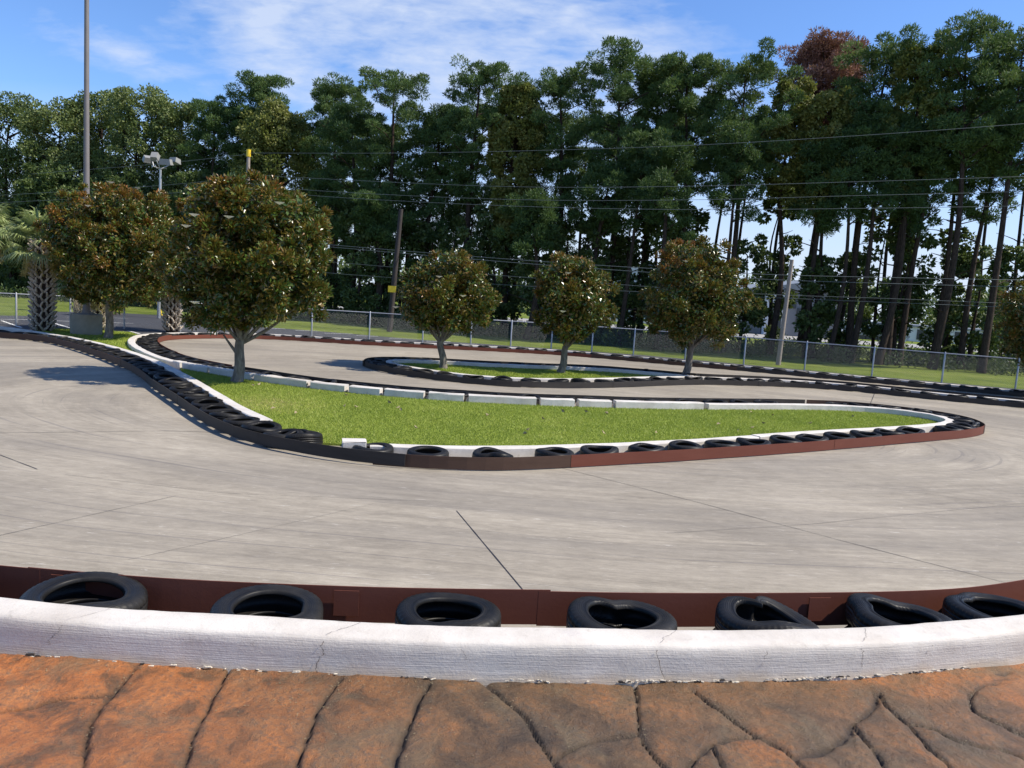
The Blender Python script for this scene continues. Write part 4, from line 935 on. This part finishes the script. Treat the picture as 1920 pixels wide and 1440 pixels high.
# power lines
wires = [([(60, 326), (300, 307), (466, 289)], 'faint cable running left from the yellow capped pole'),
 ([(466, 287), (800, 286.5), (1240, 275), (1600, 255), (1920, 232), (2300, 200)], 'topmost power cable crossing the tree line from the yellow capped pole'),
 ([(466, 327), (600, 335), (950, 350), (1280, 349.5), (1600, 341), (1920, 331), (2300, 318)], 'second power cable down, crossing the trees at mid height'),
 ([(466, 344), (600, 358), (950, 374), (1280, 375), (1600, 367), (1920, 359), (2300, 345)], 'third power cable down, crossing the trees at mid height'),
 ([(466, 352), (600, 368), (950, 386), (1280, 393), (1600, 391), (1920, 386), (2300, 378)], 'fourth power cable down, just under the third one'),
 ([(466, 445), (630, 460), (1010, 490), (1400, 513), (1650, 520), (1920, 525), (2300, 528)], 'upper cable of the low bundle behind the small magnolias'),
 ([(466, 448), (630, 464), (1010, 496), (1400, 522), (1650, 531), (1920, 538), (2300, 542)], 'middle cable of the low bundle behind the small magnolias'),
 ([(466, 474), (630, 492), (1010, 522), (1400, 550), (1650, 559), (1920, 570), (2300, 582)], 'lower thin cable passing behind the magnolia crowns'),
 ([(466, 496), (630, 513), (980, 536), (1400, 556), (1920, 577), (2300, 590)], 'lowest thin cable behind the magnolia crowns'),
 ([(-100, 372), (300, 348), (466, 330)], 'faint upper cable at left behind the floodlights'), ([(-100, 385), (300, 364), (466, 346)], 'faint lower cable at left behind the floodlights')]
for pts, lab in wires:
    P = spline([UD(x, y, DL(x)-2.2) for x, y in pts], 1.0, 2); mb = MB(); mb.tube(P, .010 if 'bundle' not in lab else .013, 5); o = mb.build('power_cable', M['wire'], None, True); tag(o, lab, 'cable', 'power cables in front of the trees')

# ------------------------------------------------------------------ chain-link fence
fpx = [(-330, 601), (-210, 603), (-90, 606), (31, 610), (132, 613), (233, 617.5), (338, 622), (460, 626), (584, 631), (692, 636.5), (792, 642.5), (882, 647.5), (957, 651.5), (1033, 656), (1109, 661.5), (1187, 667), (1284, 675), (1394, 684), (1508, 695), (1634, 707), (1765, 719.5), (1903, 732), (2050, 745), (2200, 758)]
fp = [U(x, y, 0) for x, y in fpx]; FH = 1.2
root = thing('chain_link_fence', (fp[10][0], fp[10][1], 0), 'long galvanised chain-link fence beyond the far white wall', 'fence')
for p in fp:
    mb = MB(); mb.tube([p, p+np.array((0, 0, FH+.02)), p+np.array((0, 0, FH+.06))], [.034, .034, .012], 8); part(mb, 'post', M['galv'], root, True)
mb = MB(); mb.tube([p+np.array((0, 0, FH)) for p in fp], .024, 6); part(mb, 'top_rail', M['galv'], root)
mb = MB(); sp = .065; rw = .0021
for a, b_ in zip(fp[:-1], fp[1:]):
    L = np.linalg.norm(b_-a); e = (b_-a)/L; nr = np.array((-e[1], e[0], 0)); H = FH-.05; n = int((L+H)/sp)
    for sg in (1, -1):
        for i in range(n):
            s0 = i*sp-H; x0, z0, x1, z1 = s0, 0.0, s0+H, H
            if x0 < 0: z0 -= x0; x0 = 0
            if x1 > L: z1 -= x1-L; x1 = L
            if z1-z0 < .02: continue
            if sg < 0: x0, x1 = L-x0, L-x1
            p0 = a+e*x0+np.array((0, 0, z0+.03)); p1 = a+e*x1+np.array((0, 0, z1+.03)); o1 = nr*rw+np.array((0, 0, 0)); o2 = np.array((0, 0, rw*1.5))
            mb.add(np.array([p0-o2, p0+o1, p0+o2, p1-o2, p1+o1, p1+o2, p0-o1, p1-o1]), [(0, 1, 4, 3), (1, 2, 5, 4), (2, 6, 7, 5), (6, 0, 3, 7)])
part(mb, 'wire_mesh', M['mesh'], root)

# ------------------------------------------------------------------ distant buildings seen between the trunks
M['clad_w'] = plain('white_cladding', (.62, .64, .66), .7); M['clad_g'] = plain('grey_cladding', (.16, .17, .19), .7); M['roofm'] = plain('grey_roof', (.20, .22, .24), .6); M['win'] = plain('dark_window', (.03, .04, .05), .2)
def bldg(x0, x1, ytop, d, depth, mat, roof, label, wins=(), gable=False):
    a = UD(x0, ytop, d); b_ = UD(x1, ytop, d); h = (a[2]+b_[2])/2; cx = (a[0]+b_[0])/2; W = b_[0]-a[0]
    root = thing('building', (cx, d+depth/2, 0), label, 'building', 'buildings beyond the trees')
    mb = MB(); mb.box((cx, d+depth/2, h/2), (W, depth, h)); part(mb, 'wall', mat, root)
    mb = MB()
    if gable:
        g = h*.28; x_, y0, y1 = W/2+.4, d-.4, d+depth+.4
        V = [(cx-x_, y0, h+.01), (cx+x_, y0, h+.01), (cx+x_*.55, y0, h+g), (cx-x_, y1, h+.01), (cx+x_, y1, h+.01), (cx+x_*.55, y1, h+g)]
        mb.add(V, [(0, 2, 5, 3), (1, 4, 5, 2), (0, 3, 4, 1)]); mb.add(V, [(0, 1, 2), (3, 5, 4)])
    else: mb.box((cx, d+depth/2, h+.12), (W+.5, depth+.5, .24))
    part(mb, 'roof', roof, root)
    for (u, v, ww, hh) in wins:
        mb = MB(); mb.box((cx-W/2+u*W, d-.03, v*h), (ww, .1, hh)); wn = part(mb, 'window', M['win'], root)
bldg(1095, 1255, 497, 95, 30, M['clad_w'], M['roofm'], 'tall white warehouse wall glimpsed between trunks left of the dark magnolia', [(.2+.2*k, .35, 2, 1.6) for k in range(4)])
bldg(1432, 1572, 545, 82, 20, M['clad_g'], M['roofm'], 'grey gabled building glimpsed behind the leaning wooden pole', [(.3, .75, 2.4, 1.4), (.6, .45, 2, 1.6), (.8, .3, 1.8, 2.4)], True)
bldg(1440, 1478, 548, 81, .9, M['clad_w'], M['roofm'], 'white panelled porch on the front of the grey gabled building', [(.5, .3, 1.2, 2)])
bldg(1590, 1700, 630, 88, 15, M['clad_w'], M['roofm'], 'low white shed seen between trunks just right of the grey building', [(.2+.2*k, .5, 1.4, 1.2) for k in range(4)])
bldg(1705, 2150, 627, 92, 25, M['clad_w'], M['roofm'], 'long low white building with grey roof at far right behind the trunks', [(.06+.08*k, .5, 1.6, 1.2) for k in range(12)])
bldg(640, 700, 585, 90, 12, M['clad_w'], M['roofm'], 'small pale building barely seen through the woods left of centre', [(.3, .5, 1, 1), (.7, .5, 1, 1)])
sheet('road', [(-20, 72), (140, 66), (140, 78), (-20, 84)], -.012, plain('pale_road', (.30, .29, .27), .9))

# ------------------------------------------------------------------ tall trees behind the fence
def remap(x, d): return DL(x)+1.5+max(0, d-45)*.55
def pine(tx, ty, hw, d, label, mat='pine', base=.45, dens=1.0, tint=.5, lean=0.0, tr=.24, group='tall trees behind the fence', shape='round', name='pine_tree'):
    d = remap(tx, d)
    top = UD(tx, ty, d); H = top[2]; b = np.array((top[0]+lean, d, 0)); R_ = hw/FPX*d; root = thing(name, b, label, 'tree', group)
    mb = MB(); n = 12; tt = np.linspace(0, 1, n)[:, None]; bend = np.array((rng.uniform(-.4, .4), rng.uniform(-.3, .3), 0)); P = b+(top-b-np.array((0, 0, .8)))*tt+bend*np.sin(tt*math.pi*1.3)
    rad = tr*(.78 if tx > 1100 else .95)*(1-.82*tt[:, 0]**1.3); rad[0] *= 1.3; mb.tube(P, rad, 9)
    cents, rads = [], []; zc0 = H*base
    nb = int(46*dens)
    for i in range(nb):
        u = (i+.5)/nb; zz_ = zc0+(H-zc0)*u
        if shape == 'round': prof_ = math.sqrt(max(0, 1-((u-.52)/.56)**2))
        else: prof_ = (1-u)**.6
        th = i*2.4+rng.uniform(-.4, .4); ln = R_*prof_*rng.uniform(.55, 1.05)+.25; ax = P[min(n-1, int(zz_/H*n*.98))]; k = min(n-1.001, zz_/(H-.8)*(n-1)); k0 = int(k); ax = P[k0]+(P[min(n-1, k0+1)]-P[k0])*(k-k0)
        e = ax+np.array((math.cos(th)*ln, math.sin(th)*ln, ln*rng.uniform(.1, .45)))
        if i % 2 == 0: limb(mb, ax-np.array((0, 0, .3)), e, tr*.22*(1.15-u), .03, .08, 5, 5)
        cents.append(e); rads.append(rng.uniform(.6, 1.0)*max(.6, R_*.24))
        for _ in range(2):
            cents.append(ax+(e-ax)*rng.uniform(.35, .95)+rng.normal(0, .55, 3)*np.array((1, 1, .6))); rads.append(rng.uniform(.45, .85)*max(.6, R_*.22))
    for i in range(5): cents.append(top+rng.normal(0, .5, 3)-np.array((0, 0, .9))); rads.append(rng.uniform(.4, .6))
    for i in range(5):   # dead stubs below the crown
        zz_ = H*rng.uniform(.2, base); k0 = min(n-1, int(zz_/H*n)); th = rng.uniform(0, 6.28); limb(mb, P[k0], P[k0]+np.array((math.cos(th), math.sin(th), .3))*rng.uniform(.5, 1.8), .04, .012, .1, 4, 4)
    part(mb, 'trunk', M['bark_pine'], root, True)
    mb = MB()
    if mat == 'pine' or mat == 'dead': puffs(mb, cents, rads, 250*(1 if mat == 'pine' else .7), .22, .055, tint, .62, .42, .12, .4)
    else: puffs(mb, cents, [r*1.15 for r in rads], 105, .24, .15, tint, .8, .5, .15, .0)
    part(mb, 'crown', M[mat], root)
    return root
def broad(tx, ty, hw, d, label, mat='broad', low=.05, tint=.5, per=105, n=120, tr=.2, group='leafy trees behind the fence', leaf=(.25, .16), name='broadleaf_tree'):
    d = remap(tx, d)
    top = UD(tx, ty, d); H = top[2]; b = np.array((top[0], d, 0)); R_ = hw/FPX*d; root = thing(name, b, label, 'tree', group)
    mb = MB(); P = [b, b+np.array((rng.uniform(-.2, .2), 0, H*.3)), b+np.array((rng.uniform(-.4, .4), 0, H*.6)), b+np.array((0, 0, H*.85))]; mb.tube(spline(P, .6, 1), np.linspace(tr, tr*.25, len(spline(P, .6, 1))), 8)
    cents, rads = [], []
    for i in range(n):
        u = rng.uniform(0, 1)**.9; zz_ = H*(low+(1-low)*u)-.4; pr_ = math.sqrt(max(.03, 1-((u-.5)/.56)**2)); th = rng.uniform(0, 6.28); ln = R_*pr_*rng.uniform(.3, 1)**.5
        e = b+np.array((math.cos(th)*ln, math.sin(th)*ln*.8, zz_)); cents.append(e); rads.append(rng.uniform(.5, 1.05)*max(.45, R_*.26))
        if i % 7 == 0: limb(mb, b+np.array((0, 0, max(.5, zz_-ln*.7))), e, tr*.3, .03, .1, 5, 5)
    part(mb, 'trunk', M['bark_pine'], root, True)
    mb = MB(); puffs(mb, cents, rads, per, leaf[0], leaf[1], tint, .8, .45, .15, .0, None); part(mb, 'crown', M[mat], root)
    return root
# front row, left to right: kind, top px, half width px, distance, extra, look
front = [
 ('b', 15, 178, 88, 58, dict(tint=.55), 'rounded dark green broadleaf tree at the left edge of the woods'),
 ('b', 112, 188, 76, 57, dict(tint=.78), 'mid green broadleaf tree just left of the tall light pole'),
 ('b', 190, 168, 74, 60, dict(tint=.7), 'broadleaf tree whose top shows just right of the tall light pole'),
 ('b', 262, 160, 84, 57, dict(tint=.72), 'highest green broadleaf crown above the floodlights'),
 ('b', 335, 186, 70, 58, dict(tint=.66), 'broadleaf crown right above the four floodlights'),
 ('p', 402, 188, 42, 56, dict(tint=.45, base=.25), 'small dark pine standing before the first gap in the treetops'),
 ('p', 486, 142, 50, 58, dict(tint=.55, base=.5), 'pine with a thin upright top above the yellow capped pole'),
 ('b', 520, 190, 74, 55, dict(tint=.5, mat='broadl', low=.3), 'olive grey leafy tree right of the yellow capped pole'),
 ('p', 632, 152, 48, 57, dict(tint=.6, base=.4), 'pine with feathery twin tips left of centre'),
 ('p', 668, 205, 62, 53, dict(tint=.35, base=.3), 'low dark pine in front of the feathery pine'),
 ('p', 742, 134, 68, 54, dict(tint=.5, base=.38, dens=.8), 'broad conical pine above the rounded magnolia'),
 ('p', 820, 215, 50, 56, dict(tint=.4, base=.35, dens=.8), 'short dark pine filling the dip between two tall pines'),
 ('p', 898, 120, 60, 55, dict(tint=.42, base=.48, dens=.8), 'tall pine with a round dark head at the middle of the woods'),
 ('b', 975, 150, 44, 54, dict(tint=.6, mat='broadl', low=.4), 'pale olive leafy crown between two dark pines at centre'),
 ('p', 1062, 130, 58, 55, dict(tint=.45, base=.45, dens=.8), 'dark pine with a small knob on top above the narrow magnolia'),
 ('p', 1172, 88, 68, 53, dict(tint=.5, base=.56, dens=.72), 'tallest central pine with several pointed tufts'),
 ('p', 1240, 130, 38, 55, dict(tint=.48, base=.59, dens=.72), 'slim pine squeezed beside the tallest central pine'),
 ('p', 1300, 102, 55, 52, dict(tint=.5, base=.59, dens=.72), 'pine with a spreading top above the dark round magnolia'),
 ('p', 1405, 114, 78, 51, dict(tint=.55, base=.59, dens=.72), 'wide dome shaped pine left of the red tree'),
 ('p', 1562, 70, 50, 57, dict(mat='dead', base=.70, tint=.5, dens=1.9), 'dead pine with a rusty red crown standing above its neighbours'),
 ('b', 1497, 140, 46, 52, dict(tint=.6, mat='broadl', low=.56, n=80), 'light green leafy crown at the left foot of the red tree'),
 ('b', 1565, 160, 52, 50, dict(tint=.55, mat='broadl', low=.56, n=80), 'yellow green leafy crown directly below the red tree'),
 ('p', 1660, 78, 52, 50, dict(tint=.5, base=.59, dens=.72), 'pale tipped pine right of the red tree'),
 ('b', 1735, 80, 60, 48, dict(tint=.5, mat='broadl', low=.56, n=80), 'yellow tinged leafy crown between two tall pines at right'),
 ('p', 1830, 42, 70, 46, dict(tint=.5, base=.59, dens=.72), 'tallest dense green pine at the upper right'),
 ('p', 1925, 62, 66, 46, dict(tint=.5, base=.59, dens=.72), 'dense pine cut by the right edge'),
 ('p', 2050, 50, 70, 45, dict(tint=.5, base=.59), 'pine just beyond the right edge of the woods'),
 ('b', -90, 165, 80, 57, dict(tint=.6), 'broadleaf tree just beyond the left edge of the woods')]
for kd, x, y, hw, d, kw, lab in front:
    if kd == 'p': pine(x, y, hw, d, lab, **kw)
    else: broad(x, y, hw, d, lab, **{**dict(n=210, leaf=(.20, .13), per=200), **kw})
# back row and slim trunks
k = 0
for x in list(range(440, 2060, 66)):
    k += 1; y = np.interp(x, [400, 740, 900, 1180, 1400, 1560, 1830, 2100], [235, 215, 210, 190, 200, 215, 150, 140])+random.uniform(-20, 35)
    pine(x+random.uniform(-18, 18), y, random.uniform(36, 55), random.uniform(58, 66), 'slim dark '+nth(k)+' pine from the left in the back row of the woods', dens=.5 if x < 1100 else .28, base=random.uniform(.32, .5) if x < 1100 else random.uniform(.6, .74), tint=.35, tr=.17, lean=random.uniform(-.7, .7), group='back row pines')
# leafy understorey
k = 0
for x in list(range(470, 1330, 42))+list(range(1350, 2040, 62)):
    k += 1; rt = x > 1330
    y = random.uniform(300, 420) if not rt else random.uniform(300, 480)
    broad(x+random.uniform(-16, 16), y, random.uniform(34, 52), random.uniform(49, 57), nth(k)+' dark leafy undergrowth tree from the left beneath the pines', low=random.choice((.06, .12, .25)), tint=.3, n=36 if rt else 42, per=110, tr=.11, group='understorey trees', name='understorey_tree')
k = 0
for x in range(20, 460, 55):
    k += 1; broad(x+random.uniform(-12, 12), random.uniform(300, 380), random.uniform(45, 60), random.uniform(50, 54), nth(k)+' lower dark leafy tree from the left behind the parking lot', low=.12, tint=.38, n=80, per=120, tr=.12, group='lower trees at left', name='understorey_tree')
# bare dark trunks standing between the gaps at right
for k, (x, yt, lean) in enumerate([(1205, 300, -.6), (1250, 330, .2), (1380, 300, 0), (1545, 330, .3), (1600, 300, -.2), (1650, 280, -.3), (1712, 300, -.6), (1752, 280, -.5), (1800, 260, 0), (1868, 280, -.4), (700, 420, .1), (1000, 420, -.1), (1130, 360, 0)]):
    pine(x+8, yt-60, 30, random.uniform(46, 50), nth(k+1)+' slender trunk from the left with a thin high crown among the front pines', dens=.35, base=.6, tint=.35, tr=random.uniform(.17, .27), lean=lean, group='slender trees between the pines')
# brush along the woodland floor
mb = MB(); cs, rs = [], []
for i in range(800):
    q_ = rng.uniform(0, 2000); y = DL(q_)+1.0+rng.uniform(0, 12); x = UD(q_, 600, y)[0]; cs.append(np.array((x, y, rng.uniform(.0, .5)))); rs.append(rng.uniform(.4, 1.0))
puffs(mb, cs, rs, 75, .17, .09, .12, .7, .4, .1, .2); o = mb.build('undergrowth', M['broad']); tag(o, 'low dark brush covering the woodland floor behind the fence', 'undergrowth', kind='stuff')
mb = MB(); cs, rs = [], []
for i in range(900):
    x = rng.uniform(-110, 150); y = rng.uniform(130, 150); cs.append(np.array((x, y, rng.uniform(.5, 7.5)))); rs.append(rng.uniform(1.2, 2.4))
puffs(mb, cs, rs, 60, .8, .5, .45, .8, .4, .2); o = mb.build('distant_woods', M['broad']); tag(o, 'low far-off wood on the horizon seen between the trunks', 'woods', kind='stuff')
# reeds at left by the lot
mb = MB(); n = 5000; x0 = U(205, 588)[0]; x1 = U(262, 588)[0]; X_ = rng.uniform(x0, x1, n); Y_ = rng.uniform(38, 41, n)
leafset(mb, np.stack([X_, Y_, np.zeros(n)], 1), rng.normal(0, .15, (n, 3))+np.array((0, 0, 1)), rdir(n), rng.uniform(.4, .95, n), np.full(n, .035), rng.uniform(0, 1, n)); o = mb.build('reeds', M['dry']); tag(o, 'dry tan reeds behind the fence between the palms', 'reeds', kind='stuff')
print('objects', len(bpy.data.objects))
